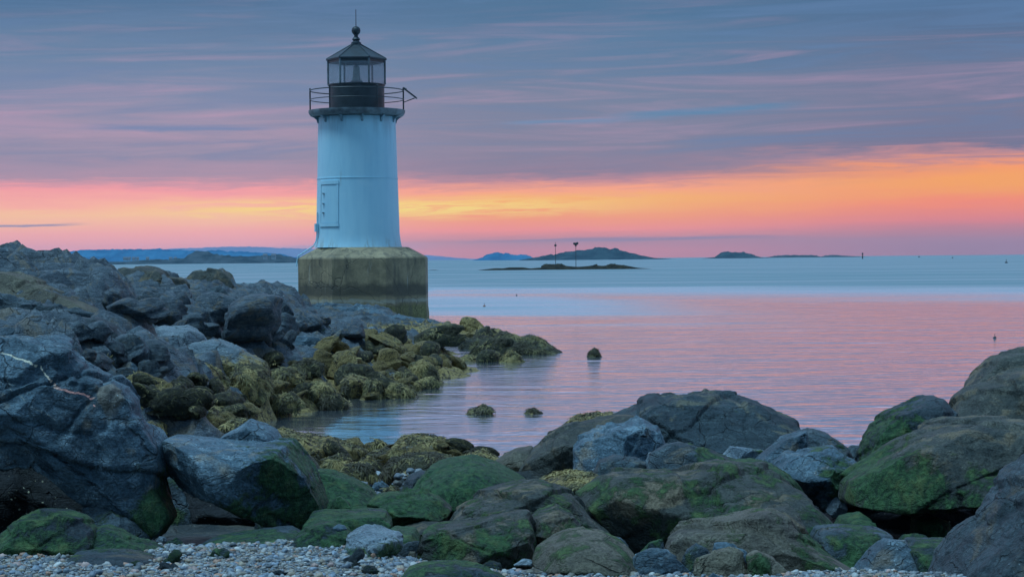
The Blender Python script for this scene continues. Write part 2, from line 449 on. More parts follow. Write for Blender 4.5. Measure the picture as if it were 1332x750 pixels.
# ------------------------------------------------------------------ water
def make_water():
    m, nt, out = new_mat('sea_water')
    geo = nt.node('ShaderNodeNewGeometry'); pos = nt.mapping(geo.outputs['Position'], (1, 1 / K, 1))
    sp = nt.node('ShaderNodeSeparateXYZ'); nt.link(pos, sp.inputs[0])
    x, y = sp.outputs[0], sp.outputs[1]
    # wind patches: the outer water is ruffled, the water in the lee of the shore is nearly calm
    wn = nt.noise(nt.mapping(pos, (0.012, 0.05, 0)), 1.0, 4.0, 0.6)
    yy = nt.math('ADD', nt.math('ADD', y, nt.math('MULTIPLY', x, 0.5)), nt.math('MULTIPLY', nt.math('SUBTRACT', wn, 0.5), 46.0))
    far = nt.smooth(yy, 58.0, 102.0)
    patch = nt.math('MULTIPLY', nt.math('MULTIPLY', nt.smooth(yy, 40.0, 50.0), nt.smooth(yy, 76.0, 62.0)), nt.smooth(x, 13.0, -1.0))
    lee = nt.math('MULTIPLY', nt.smooth(yy, 36.0, 46.0), nt.smooth(x, -4.0, -8.0))
    far = nt.math('MAXIMUM', far, nt.math('MAXIMUM', nt.math('MULTIPLY', patch, 0.7), lee))
    slick = nt.math('MULTIPLY', nt.smooth(nt.noise(nt.mapping(pos, (0.03, 0.22, 0), loc=(3, 1, 0)), 1.0, 3.0, 0.6), 0.5, 0.62), nt.smooth(y, 30.0, 46.0))
    slick = nt.math('MULTIPLY', slick, nt.smooth(x, 10.0, -4.0))
    # ripples
    r1 = nt.noise(nt.mapping(pos, (1.5, 5.5, 1), rot=(0, 0, 0.06)), 1.0, 3.0, 0.55, 0.4)
    r2 = nt.noise(nt.mapping(pos, (0.35, 1.3, 1), rot=(0, 0, -0.08)), 1.0, 3.0, 0.5, 0.3)
    r3 = nt.noise(nt.mapping(pos, (0.05, 0.20, 1)), 1.0, 3.0, 0.5)
    h = nt.math('ADD', nt.math('MULTIPLY', r1, 0.015), nt.math('MULTIPLY', r2, 0.038))
    r4 = nt.noise(nt.mapping(pos, (0.10, 0.80, 1), rot=(0, 0, 0.03)), 1.0, 3.0, 0.55, 0.4)
    h = nt.math('ADD', h, nt.math('MULTIPLY', r4, nt.smooth(y, 16.0, 40.0, 0.018, 0.09)))
    h = nt.math('ADD', h, nt.math('MULTIPLY', r3, nt.smooth(y, 25.0, 60.0, 0.0, 0.16)))
    calm = nt.smooth(y, 12.0, 26.0, 0.72, 1.05)
    h = nt.math('MULTIPLY', h, calm)
    bp = nt.node('ShaderNodeBump'); nt.setin(bp, 'Strength', 1.0); nt.setin(bp, 'Distance', 1.0)
    nt.link(h, bp.inputs['Height'])
    gl = nt.node('ShaderNodeBsdfGlossy'); nt.setin(gl, 'Color', (0.96, 0.97, 1.0, 1))
    nt.setin(gl, 'Roughness', nt.math('ADD', nt.smooth(far, 0, 1, 0.09, 0.28), 0.0)); nt.link(bp.outputs[0], gl.inputs['Normal'])
    df = nt.node('ShaderNodeBsdfDiffuse')
    dcol = nt.mix(far, (0.42, 0.52, 0.60, 1), (0.115, 0.215, 0.24, 1))  # pale near tone stands in for the bright sky reflection
    nt.link(dcol, df.inputs['Color'])
    fr = nt.node('ShaderNodeFresnel'); nt.setin(fr, 'IOR', 1.333)
    fac_near = nt.smooth(fr.outputs[0], 0.05, 0.5, 0.30, 0.97)
    fac = nt.math('ADD', nt.math('MULTIPLY', fac_near, nt.math('SUBTRACT', 1.0, far)), nt.math('MULTIPLY', nt.smooth(nt.noise(nt.mapping(pos, (0.010, 0.16, 0), loc=(5, 2, 0)), 1.0, 5.0, 0.65, 0.3), 0.3, 0.7, 0.10, 0.38), far))
    fac = nt.math('SUBTRACT', fac, nt.math('MULTIPLY', slick, 0.25))
    mix = nt.node('ShaderNodeMixShader'); nt.setin(mix, 0, fac)
    nt.link(df.outputs[0], mix.inputs[1]); nt.link(gl.outputs[0], mix.inputs[2]); nt.link(mix.outputs[0], out.inputs[0])
    return m
wat = raw_mesh('sea', [(-7500, -60, 0), (7500, -60, 0), (7500, 11000, 0), (-7500, 11000, 0)], [(0, 1, 2, 3)], make_water(), False)
tag(link('sea', wat), kind='structure')

# ------------------------------------------------------------------ far shores
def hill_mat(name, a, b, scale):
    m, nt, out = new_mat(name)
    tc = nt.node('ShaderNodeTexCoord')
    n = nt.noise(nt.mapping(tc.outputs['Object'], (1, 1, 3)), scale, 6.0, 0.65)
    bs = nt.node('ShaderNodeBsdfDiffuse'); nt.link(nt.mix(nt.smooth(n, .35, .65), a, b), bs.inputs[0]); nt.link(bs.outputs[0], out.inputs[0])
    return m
def landform(name, prof, D, depth, mat, seed, tree=2.0, nx=260, ny=18, kind='structure', zoff=0.0):
    """a solid mound: its crest follows the profile, and it falls away in front and behind"""
    px = np.array([p[0] for p in prof], float); py = np.array([p[1] for p in prof], float)
    P = at(px, py, D)
    xs = np.linspace(P[0, 0], P[-1, 0], nx)
    crest = np.interp(xs, P[:, 0], np.maximum(P[:, 2], 0.0))
    v = []
    ys = np.linspace(-1, 1, ny)
    XX, YY = np.meshgrid(xs, ys)
    CR = np.repeat(crest[None], ny, 0)
    pts = np.stack([XX.ravel() / (depth * .12), YY.ravel() * 4, np.zeros(XX.size)], 1)
    n = fbm(pts, seed, 4, .55).reshape(XX.shape)
    n2 = fbm(np.stack([XX.ravel() / tree / 1.5, YY.ravel() * depth / tree / 3, np.zeros(XX.size)], 1), seed + 5, 3).reshape(XX.shape)
    bell = np.clip(1 - np.abs(YY) ** 2.2, 0, 1)
    ker = np.hanning(13); ker /= ker.sum()
    CR = np.repeat(np.convolve(np.pad(crest, 6, 'edge'), ker, 'valid')[None], ny, 0)
    ZZ = CR * bell * (1 + .02 * n) + np.where(CR > tree, tree * .34 * n2, 0) * bell - (1 - bell) * .8 + zoff
    V = np.stack([XX.ravel(), (D * K + YY * depth).ravel(), ZZ.ravel()], 1)
    c = V.mean(0); c[2] = 0
    idx = np.arange(nx * ny).reshape(ny, nx)
    f = np.stack([idx[:-1, :-1].ravel(), idx[:-1, 1:].ravel(), idx[1:, 1:].ravel(), idx[1:, :-1].ravel()], 1)
    o = link(name, raw_mesh(name, V - c, f, mat, True), None, c)
    tag(o, kind=kind)
    return o
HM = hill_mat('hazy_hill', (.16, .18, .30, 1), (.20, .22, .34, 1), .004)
BM = hill_mat('haze_tinted_woodland', (.015, .11, .22, 1), (.035, .17, .30, 1), .02)  # blue of the distance haze is mixed into the woodland colour
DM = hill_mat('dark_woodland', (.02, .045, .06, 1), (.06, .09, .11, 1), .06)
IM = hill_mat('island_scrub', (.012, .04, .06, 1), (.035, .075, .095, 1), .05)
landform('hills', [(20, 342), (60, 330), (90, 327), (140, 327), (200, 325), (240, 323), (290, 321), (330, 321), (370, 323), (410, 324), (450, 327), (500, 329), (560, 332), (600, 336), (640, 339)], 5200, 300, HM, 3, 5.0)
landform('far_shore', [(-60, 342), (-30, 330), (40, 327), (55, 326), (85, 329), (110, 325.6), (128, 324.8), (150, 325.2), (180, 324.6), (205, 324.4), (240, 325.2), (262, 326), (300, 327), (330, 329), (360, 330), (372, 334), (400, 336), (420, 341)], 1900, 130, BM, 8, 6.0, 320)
landform('low_point', [(110, 343.5), (130, 340.5), (165, 340), (185, 338.5), (215, 338), (240, 336), (250, 330), (258, 327.5), (270, 327.5), (276, 330), (300, 333.5), (330, 334), (352, 331), (368, 333), (384, 337), (400, 341.5)], 1250, 50, DM, 12, 4.0, 320)
landform('island', [(615, 338.4), (628, 334.5), (636, 330.5), (645, 329.2), (660, 329.6), (668, 331), (684, 332.5), (694, 335), (702, 338)], 1900, 70, BM, 21, 5.0)
landform('island', [(676, 338), (700, 334), (722, 331), (740, 327.5), (756, 326.5), (770, 324.5), (776, 321.5), (783, 322), (790, 323.5), (796, 322.5), (806, 325), (816, 329), (836, 332.5), (850, 335.3), (875, 336.8)], 1500, 80, IM, 22, 5.0)
landform('island', [(915, 336), (932, 334), (938, 329), (944, 327.4), (956, 328), (972, 328.6), (980, 332), (988, 334.4), (1000, 335.4)], 1700, 60, IM, 23, 4.0)
landform('island', [(996, 335.2), (1006, 333), (1022, 332), (1060, 332), (1064, 333.6), (1070, 333.6), (1078, 331.6), (1098, 332.4), (1124, 333.8), (1130, 334.6)], 2000, 60, DM, 24, 3.0)
RM = hill_mat('reef_rock', (.015, .018, .018, 1), (.05, .045, .032, 1), .9)
isl = landform('reef', [(621, 352), (632, 350), (645, 348.6), (654, 349), (662, 347.6), (680, 347.6), (690, 349), (706, 347.6), (716, 346.4), (728, 344.2), (740, 346.2), (752, 347), (768, 345.6), (772, 344.6), (784, 345.8), (796, 344), (806, 343.6), (818, 346), (830, 348.2), (848, 350.2)], 231, 7, RM, 31, .8, 300, 20)
landform('reef', [(704, 346), (708, 343.6), (716, 343.2), (722, 344), (726, 343), (732, 344.2), (736, 346.4)], 262, 4, RM, 32, .6, 90, 14)
landform('reef', [(556, 352.2), (560, 351), (566, 350.8), (572, 352)], 240, 2, RM, 33, .3, 40, 10)

MB_dark = simple_mat('dark_iron', (.03, .04, .045, 1), .6)
def beacon(px, ptop, pbase, D, label, heart):
    b = at(px, pbase, D); t = at(px, ptop, D)
    root = empty('day_beacon', (b[0], b[1], b[2]))
    tag(root, label, 'beacon', 'day beacons on the offshore reef')
    hgt = t[2] - b[2]
    q = MB(); q.lathe([(.07, -.8), (.06, hgt * .5), (.05, hgt)], 10); q.build('pole', MB_dark, root)
    q = MB()
    if heart:
        for dx, dz, r in ((-.34, .05, .27), (.32, .1, .30), (0, -.32, .27), (-.02, .05, .22)):
            q.lathe([(0.02, -r), (r * .7, -r * .7), (r, 0), (r * .75, r * .65), (.02, r)], 10, c=(dx, 0, hgt + dz))
    else:
        q.lathe([(.02, -.28), (.24, -.2), (.3, 0), (.2, .22), (.02, .28)], 10, c=(0, 0, hgt))
        q.lathe([(.05, .3), (.04, .75)], 8, c=(0, 0, hgt))
    q.build('topmark', MB_dark, root)
beacon(722.7, 319, 345, 258, 'shorter thin beacon pole with one small round topmark, on the offshore reef', False)
beacon(749.2, 317, 347, 240, 'taller beacon pole with a clustered double topmark, on the offshore reef', True)
d = at(1122, 334, 800)
root = empty('channel_marker', (d[0], d[1], 0)); tag(root, 'slender marker post on the horizon beyond the low flat islands', 'marker')
q = MB(); q.lathe([(.5, -1), (.4, 2.6)], 8); q.build('pole', MB_dark, root)
q = MB(); q.box((0, 0, 3.6), (.9, .9, 1.5)); q.build('daymark', MB_dark, root)

def buoy(name, px, py, size, label, cat='buoy', red=False):
    yh = 336.5 - .009 * (px - 666)
    D = F * EYE / (py - yh); s = size * D / F
    b = at(px, py, D)
    root = empty(name, (b[0], b[1], 0)); tag(root, label, cat)
    q = MB(); q.lathe([(s * .25, -s * .5), (s * .5, -s * .1), (s * .55, s * .2), (s * .35, s * .45), (s * .12, s * .55)], 14); q.build('float', simple_mat('buoy_red', (.30, .10, .06, 1)) if red else MB_dark, root, smooth=True)
    q = MB(); q.lathe([(s * .08, s * .5), (s * .07, s * 1.1), (s * .13, s * 1.12), (s * .10, s * 1.3)], 10); q.build('topmark', MB_dark, root)
buoy('channel_buoy', 1309, 342, 3.6, 'dark upright buoy far out on the blue water at the picture edge')
buoy('channel_buoy', 1195.5, 334.6, 2.4, 'tiny dark buoy on the horizon right of the marker post')
buoy('channel_buoy', 1239, 336, 2.0, 'faint dark buoy just under the horizon between two other buoys')
buoy('mooring_buoy', 1294, 439.5, 4.2, 'small dark mooring buoy on the pink water above the right boulders')
buoy('mooring_buoy', 630, 398.6, 3.4, 'small reddish mooring buoy on calm water right of the lighthouse base', red=True)
buoy('mooring_buoy', 672, 384.6, 2.2, 'tiny dark float on the pink streak beyond the reddish buoy')

# houses of the far shore
hw = simple_mat('house_wall', (.30, .36, .42, 1)); hr = simple_mat('house_roof', (.10, .12, .15, 1))
for i, (px, w) in enumerate(((120, 9), (163, 12), (168, 9), (174, 10), (179, 8), (192, 9), (222, 10), (228, 8), (345, 8), (356, 9))):
    D = 1775 if i < 8 else 1180
    b = at(px, 338.2 if i < 8 else 336.0, D)
    root = empty('house', (b[0], b[1], max(b[2], 0.5)))
    tag(root, 'tiny pale house on the blue wooded far shore left of the lighthouse', 'house', 'houses on the far shore')
    q = MB(); w *= .5; q.box((0, 0, 1.2), (w, 5, 4.4)); q.build('wall', hw, root)
    q = MB(); q.add([(-w * .55, -3, 3.41), (w * .55, -3, 3.41), (w * .55, 3, 3.41), (-w * .55, 3, 3.41), (-w * .55, 0, 5.2), (w * .55, 0, 5.2)], [(0, 1, 5, 4), (2, 3, 4, 5), (0, 4, 3), (1, 2, 5), (0, 3, 2, 1)]); q.build('roof', hr, root)

# ------------------------------------------------------------------ lighthouse
def paint_mat():
    m, nt, out = new_mat('white_iron_paint')
    tc = nt.node('ShaderNodeTexCoord'); ob = tc.outputs['Object']
    n = nt.noise(nt.mapping(ob, (3, 3, .35)), 1.0, 6.0, .65)
    n2 = nt.noise(ob, 1.3, 4.0, .6)
    col = nt.mix(nt.smooth(n, .35, .75), (.42, .68, .77, 1), (.35, .61, .72, 1))
    col = nt.mix(nt.math('MULTIPLY', nt.smooth(n2, .55, .7), .35), col, (.50, .71, .77, 1))
    rs = nt.noise(nt.mapping(ob, (5, 5, .5), loc=(2, 3, 1)), 1.0, 5.0, .7)
    col = nt.mix(nt.math('MULTIPLY', nt.smooth(rs, .62, .78), .4), col, (.26, .25, .20, 1))
    spz = nt.node('ShaderNodeSeparateXYZ'); nt.link(ob, spz.inputs[0])
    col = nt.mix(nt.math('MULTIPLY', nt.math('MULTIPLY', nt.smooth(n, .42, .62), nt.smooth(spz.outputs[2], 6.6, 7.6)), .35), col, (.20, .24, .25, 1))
    col = nt.mix(nt.math('MULTIPLY', nt.math('MULTIPLY', nt.smooth(rs, .5, .62), nt.smooth(spz.outputs[2], 3.3, 2.85)), .4), col, (.26, .22, .15, 1))
    b = nt.node('ShaderNodeBsdfPrincipled'); nt.link(col, b.inputs['Base Color']); nt.setin(b, 'Roughness', .5)
    bp = nt.node('ShaderNodeBump'); nt.setin(bp, 'Strength', .25); nt.setin(bp, 'Distance', .01); nt.link(nt.noise(ob, 14, 4, .6), bp.inputs['Height']); nt.link(bp.outputs[0], b.inputs['Normal'])
    nt.link(b.outputs[0], out.inputs[0]); return m
def concrete_mat():
    m, nt, out = new_mat('stained_concrete')
    tc = nt.node('ShaderNodeTexCoord'); ob = tc.outputs['Object']
    sp = nt.node('ShaderNodeSeparateXYZ'); nt.link(ob, sp.inputs[0]); z = sp.outputs[2]
    n = nt.noise(ob, 2.2, 7.0, .65); nf = nt.noise(ob, 18.0, 5.0, .7)
    col = nt.mix(nt.smooth(n, .3, .7), (.20, .155, .09, 1), (.38, .29, .165, 1))
    col = nt.mix(nt.math('MULTIPLY', nt.smooth(nf, .4, .7), .35), col, (.16, .14, .10, 1))
    zw = nt.math('ADD', z, nt.math('MULTIPLY', nt.math('SUBTRACT', n, .5), .35))
    # wet black tidal band, white salt line under it and olive weed at the foot (heights of the tide, measured on the block)
    band = nt.math('MULTIPLY', nt.smooth(zw, .98, 1.12), nt.smooth(zw, 1.62, 1.35))
    col = nt.mix(nt.math('MULTIPLY', band, .7), col, (.035, .035, .03, 1))
    line = nt.smooth(nt.math('ABSOLUTE', nt.math('SUBTRACT', zw, .86)), .02, .10, 1.0, 0.0)
    col = nt.mix(nt.math('MULTIPLY', line, .5), col, (.46, .45, .38, 1))
    col = nt.mix(nt.smooth(zw, .78, .62), col, nt.mix(nt.smooth(nf, .35, .65), (.10, .095, .035, 1), (.27, .23, .09, 1)))
    # lime streaks running down
    st = nt.noise(nt.mapping(ob, (4.2, 4.2, .22)), 1.0, 4.0, .6, .3)
    sm = nt.math('MULTIPLY', nt.smooth(st, .60, .66), nt.math('MULTIPLY', nt.smooth(z, 1.0, 1.7), nt.smooth(z, 2.46, 2.2)))
    col = nt.mix(nt.math('MULTIPLY', sm, .75), col, (.55, .55, .50, 1))
    dk = nt.noise(nt.mapping(ob, (3.1, 3.1, .3), loc=(9, 2, 0)), 1.0, 4.0, .6)
    col = nt.mix(nt.math('MULTIPLY', nt.smooth(dk, .48, .66), .6), col, (.09, .08, .06, 1))
    cr = nt.voronoi(nt.vmath('ADD', ob, nt.vmath('MULTIPLY', nt.node_out_noise_color(ob, 2.0), (.5, .5, .5))), .7, 'DISTANCE_TO_EDGE')
    crm = nt.smooth(cr, 0, .012, 1, 0)
    col = nt.mix(nt.math('MULTIPLY', crm, .6), col, (.05, .045, .035, 1))
    b = nt.node('ShaderNodeBsdfPrincipled'); nt.link(col, b.inputs['Base Color']); nt.setin(b, 'Roughness', .8)
    bp = nt.node('ShaderNodeBump'); nt.setin(bp, 'Strength', .6); nt.setin(bp, 'Distance', .03)
    nt.link(nt.math('SUBTRACT', nt.math('ADD', n, nt.math('MULTIPLY', nf, .4)), crm), bp.inputs['Height']); nt.link(bp.outputs[0], b.inputs['Normal'])
    nt.link(b.outputs[0], out.inputs[0]); return m
PAINT = paint_mat(); CONC = concrete_mat()
BLK = simple_mat('black_paint', (.02, .03, .036, 1), .45, .3, 3.0, .2)
ROOF = simple_mat('roof_iron', (.012, .028, .040, 1), .55, .35, 2.0, .15)
BRK = simple_mat('bracket_iron', (.22, .34, .40, 1), .55, .3, 3.0, .2)
GRY = simple_mat('deck_iron', (.16, .20, .22, 1), .55, .4, 3.0, .2)

LX = float(at(467.0, 420, 41.0)[0]); LY = 41.0 * K
lh = empty('lighthouse', (LX, LY, 0))
tag(lh, 'white iron lighthouse tower with black lantern standing on a stained concrete base', 'lighthouse')
def zz(py, px=466): return float(at(px, py, 41.0)[2])
OCT = R(22.5)
q = MB()
RC = 2.35 / math.cos(OCT)
zc = zz(334.6); zt = zz(321.8)
q.lathe([(RC * 1.02, -1.2), (RC * 1.015, .35), (RC, .62), (RC, zc - .05), (RC - .03, zc), (1.78, zt), (.6, zt + .005)], 8, OCT)
q.build('base', CONC, lh, (.20, 0, 0))
z1 = zz(152.3)
q = MB()
q.lathe([(1.64, zt + .004), (1.62, zt + .06), (1.585, zt + .26), (1.553, zt + .5), (1.50, 5.36), (1.512, 5.365), (1.512, 5.40), (1.495, 5.405), (1.44, z1 - .02)], 72)
q.build('tower', PAINT, lh, smooth=True)
def tower_r(z): return 1.553 + (z - (zt + .5)) * (1.44 - 1.553) / (z1 - zt - .5)
def cone_patch(mb, a0, a1, zA, zB, off, thick, n=14, m=6):
    rows = []
    b = len(mb.v)
    for lay in (off, off - thick):
        for j in range(m + 1):
            z = zA + (zB - zA) * j / m
            for i in range(n + 1):
                a = a0 + (a1 - a0) * i / n; r = tower_r(z) + lay
                mb.v.append((r * math.sin(a), -r * math.cos(a), z))
    S = (n + 1) * (m + 1)
    for j in range(m):
        for i in range(n):
            k = b + j * (n + 1) + i
            mb.f.append((k, k + 1, k + n + 2, k + n + 1)); mb.f.append((S + k, S + k + n + 1, S + k + n + 2, S + k + 1))
    for i in range(n):
        for k in (b + i, b + m * (n + 1) + i): mb.f.append((k, k + 1, S + k + 1, S + k))
    for j in range(m):
        for k in (b + j * (n + 1), b + j * (n + 1) + n): mb.f.append((k, k + n + 1, S + k + n + 1, S + k))
zd0, zd1 = zz(295), zz(236)
A0, A1 = R(-60), R(-23)
fr_ = MB(); w_ = R(3.2)
cone_patch(fr_, A0, A0 + w_, zd0, zd1, .026, .05, 3); cone_patch(fr_, A1 - w_, A1, zd0 + .16, zd1 - .16, .026, .05, 3)
cone_patch(fr_, A0 + w_ + .002, A1 + R(0.5), zd1 - .14, zd1, .034, .06); cone_patch(fr_, A0 + w_ + .002, A1 + R(.5), zd0, zd0 + .13, .034, .06)
door = MB(); cone_patch(door, A0 + w_ + .004, A1 - w_ - .004, zd0 + .14, zd1 - .15, .012, .05)
dob = door.build('door', PAINT, lh, smooth=True)
fr_.build('door_frame', PAINT, dob, smooth=True)
hg = MB()
for hz in (.3, .5, .72):
    z = zd0 + (zd1 - zd0) * hz; a = A0 + w_ * 3.2; r = tower_r(z) + .035
    hg.box((r * math.sin(a), -r * math.cos(a), z), (.07, .07, .05), Matrix.Rotation(a, 3, 'Z'))
hg.build('latch', BRK, dob)
# conduit running from a small box down over the base
cd = MB(); a = R(-66)
def on_t(z, off, a=a): r = tower_r(z) + off; return (r * math.sin(a), -r * math.cos(a), z)
cd.tube([on_t(zz(276), .05), on_t(zz(296), .05), on_t(zz(312), .07), (1.76 * math.sin(a), -1.76 * math.cos(a), zt + .06), (2.36 * math.sin(a), -2.36 * math.cos(a), zc + .06), (2.42 * math.sin(a), -2.42 * math.cos(a), zc - .3)], .026)
cdo = cd.build('conduit', PAINT, lh, smooth=True)
jb = MB(); jb.box(on_t(zz(296), .08), (.14, .12, .30), Matrix.Rotation(a, 3, 'Z')); jb.build('junction_box', PAINT, cdo)

z2 = zz(144)
q = MB(); q.lathe([(1.46, z1 - .0), (1.72, z1 + .03), (1.775, z1 + .10), (1.80, z2 - .06), (1.80, z2), (1.0, z2 + .004)], 56)
deck = q.build('gallery', GRY, lh, smooth=True)
for i in range(12):
    a = 2 * math.pi * (i + .4) / 12
    q = MB()
    pr = [(1.43, z1 - .25), (1.48, z1 - .23), (1.51, z1 - .12), (1.60, z1 - .04), (1.70, z1 + .0), (1.43, z1 + .0)]
    for sgn in (-.035, .035):
        q.v += [(r * math.sin(a) + sgn * math.cos(a), -r * math.cos(a) + sgn * math.sin(a), z) for r, z in pr]
    n = len(pr)
    q.f += [tuple(range(n)), tuple(range(2 * n - 1, n - 1, -1))] + [(i2, (i2 + 1) % n, n + (i2 + 1) % n, n + i2) for i2 in range(n)]
    q.build('bracket', BRK, deck)
rail = MB()
circ = lambda r, z: [(r * math.cos(2 * math.pi * k / 48), r * math.sin(2 * math.pi * k / 48), z) for k in range(48)]
rail.tube(circ(1.74, z2 + .74), .022, 6, True); rail.tube(circ(1.74, z2 + .40), .018, 6, True)
ro = rail.build('railing', BLK, lh, smooth=True)
for i in range(6):
    a = 2 * math.pi * i / 6
    q = MB(); q.lathe([(.028, z2), (.028, z2 + .80), (.035, z2 + .81), (.02, z2 + .85)], 8, c=(1.74 * math.cos(a), 1.74 * math.sin(a), 0)); q.build('post', BLK, ro, smooth=True)
# lamp panel bracketed off the rail
q = MB(); q.box((2.0, -.1, z2 + .62), (.62, .42, .05), Matrix.Rotation(R(38), 3, 'Y')); so = q.build('solar_panel', BLK, lh)
q = MB(); q.tube([(1.76, 0, z2 + .30), (2.16, -.05, z2 + .44)], .02, 6); q.tube([(1.76, .0, z2 + .84), (1.86, -.05, z2 + .78)], .025, 6); q.build('panel_arm', BLK, so)
z3 = zz(110.3); z4 = zz(78.8)
q = MB(); q.lathe([(1.06, z2), (1.06, z2 + .05), (1.035, z2 + .06), (1.035, z3 - .05), (1.07, z3 - .045), (1.07, z3), (.3, z3 + .002)], 48); lw = q.build('lantern_wall', BLK, lh, smooth=True)
hexo = 0.0
HX = [(1.06 * math.cos(hexo + k * math.pi / 3), 1.06 * math.sin(hexo + k * math.pi / 3)) for k in range(6)]
for k in range(6):
    x0, y0 = HX[k]
    q = MB(); q.lathe([(.038, z3), (.038, z4)], 8, c=(x0, y0, 0)); q.build('mullion', GRY, lh, smooth=True)
q = MB(); q.lathe([(1.07, z4 - .10), (1.07, z4), (.95, z4), (.95, z4 - .10), (1.07, z4 - .10)], 6, hexo, cap=False); q.build('lantern_head', BLK, lh)
gm, nt, out = new_mat('lantern_glass')
tr = nt.node('ShaderNodeBsdfTransparent'); nt.setin(tr, 0, (.93, .96, .98, 1)); gl = nt.node('ShaderNodeBsdfGlossy'); nt.setin(gl, 'Roughness', .04)
ms = nt.node('ShaderNodeMixShader'); nt.setin(ms, 0, .10); tl = nt.node('ShaderNodeBsdfTranslucent'); nt.setin(tl, 0, (.85, .88, .9, 1)); ms0 = nt.node('ShaderNodeMixShader'); nt.setin(ms0, 0, .28); nt.link(tr.outputs[0], ms0.inputs[1]); nt.link(tl.outputs[0], ms0.inputs[2]); nt.link(ms0.outputs[0], ms.inputs[1]); nt.link(gl.outputs[0], ms.inputs[2]); nt.link(ms.outputs[0], out.inputs[0])
for k in range(6):
    a_, b_ = Vector(HX[k] + (0,)), Vector(HX[(k + 1) % 6] + (0,)); mid = (a_ + b_) / 2; dv = (b_ - a_)
    q = MB(); q.box((mid.x, mid.y, (z3 + z4 - .1) / 2), (dv.length - .08, .012, z4 - .1 - z3 - .004), Matrix.Rotation(math.atan2(dv.y, dv.x), 3, 'Z')); q.build('pane', gm, lh)
zr = zz(56)
q = MB(); q.lathe([(1.02, z4), (1.13, z4 + .0), (1.135, z4 + .05), (1.10, z4 + .075), (.17, zr - .06), (.15, zr)], 6, hexo); rf = q.build('roof', ROOF, lh)
for k in range(6):
    a = hexo + k * math.pi / 3
    q = MB(); q.tube([(1.12 * math.cos(a), 1.12 * math.sin(a), z4 + .06), (.17 * math.cos(a), .17 * math.sin(a), zr - .05)], .022, 6); q.build('ridge', ROOF, rf, smooth=True)
q = MB(); zb = zz(40)
q.lathe([(.19, zr - .06), (.19, zr + .01), (.13, zr + .05), (.12, zr + .09), (.155, zr + .13), (.12, zr + .19), (.075, zr + .22), (.075, zb - .16), (.11, zb - .14), (.155, zb - .07), (.17, zb), (.155, zb + .07), (.11, zb + .13), (.03, zb + .165)], 28)
vb = q.build('vent_ball', ROOF, lh, smooth=True)
q = MB(); q.lathe([(.016, zb + .15), (.012, zz(12.5))], 6); q.build('lightning_rod', BLK, vb)
lens_m = simple_mat('lens_glass', (.80, .80, .68, 1), .12, .2, 8.0)
q = MB(); q.lathe([(.20, z3 + .12), (.21, z3 + .16), (.15, z3 + .24), (.14, z3 + .40), (.125, z3 + .55), (.13, z3 + .60), (.10, z3 + .68), (.05, z3 + .72)], 24); le = q.build('lens', lens_m, lh, smooth=True)
q = MB(); q.lathe([(.10, z3 + .0), (.10, z3 + .06), (.24, z3 + .08), (.24, z3 + .118)], 20); q.build('pedestal', BLK, le, smooth=True)
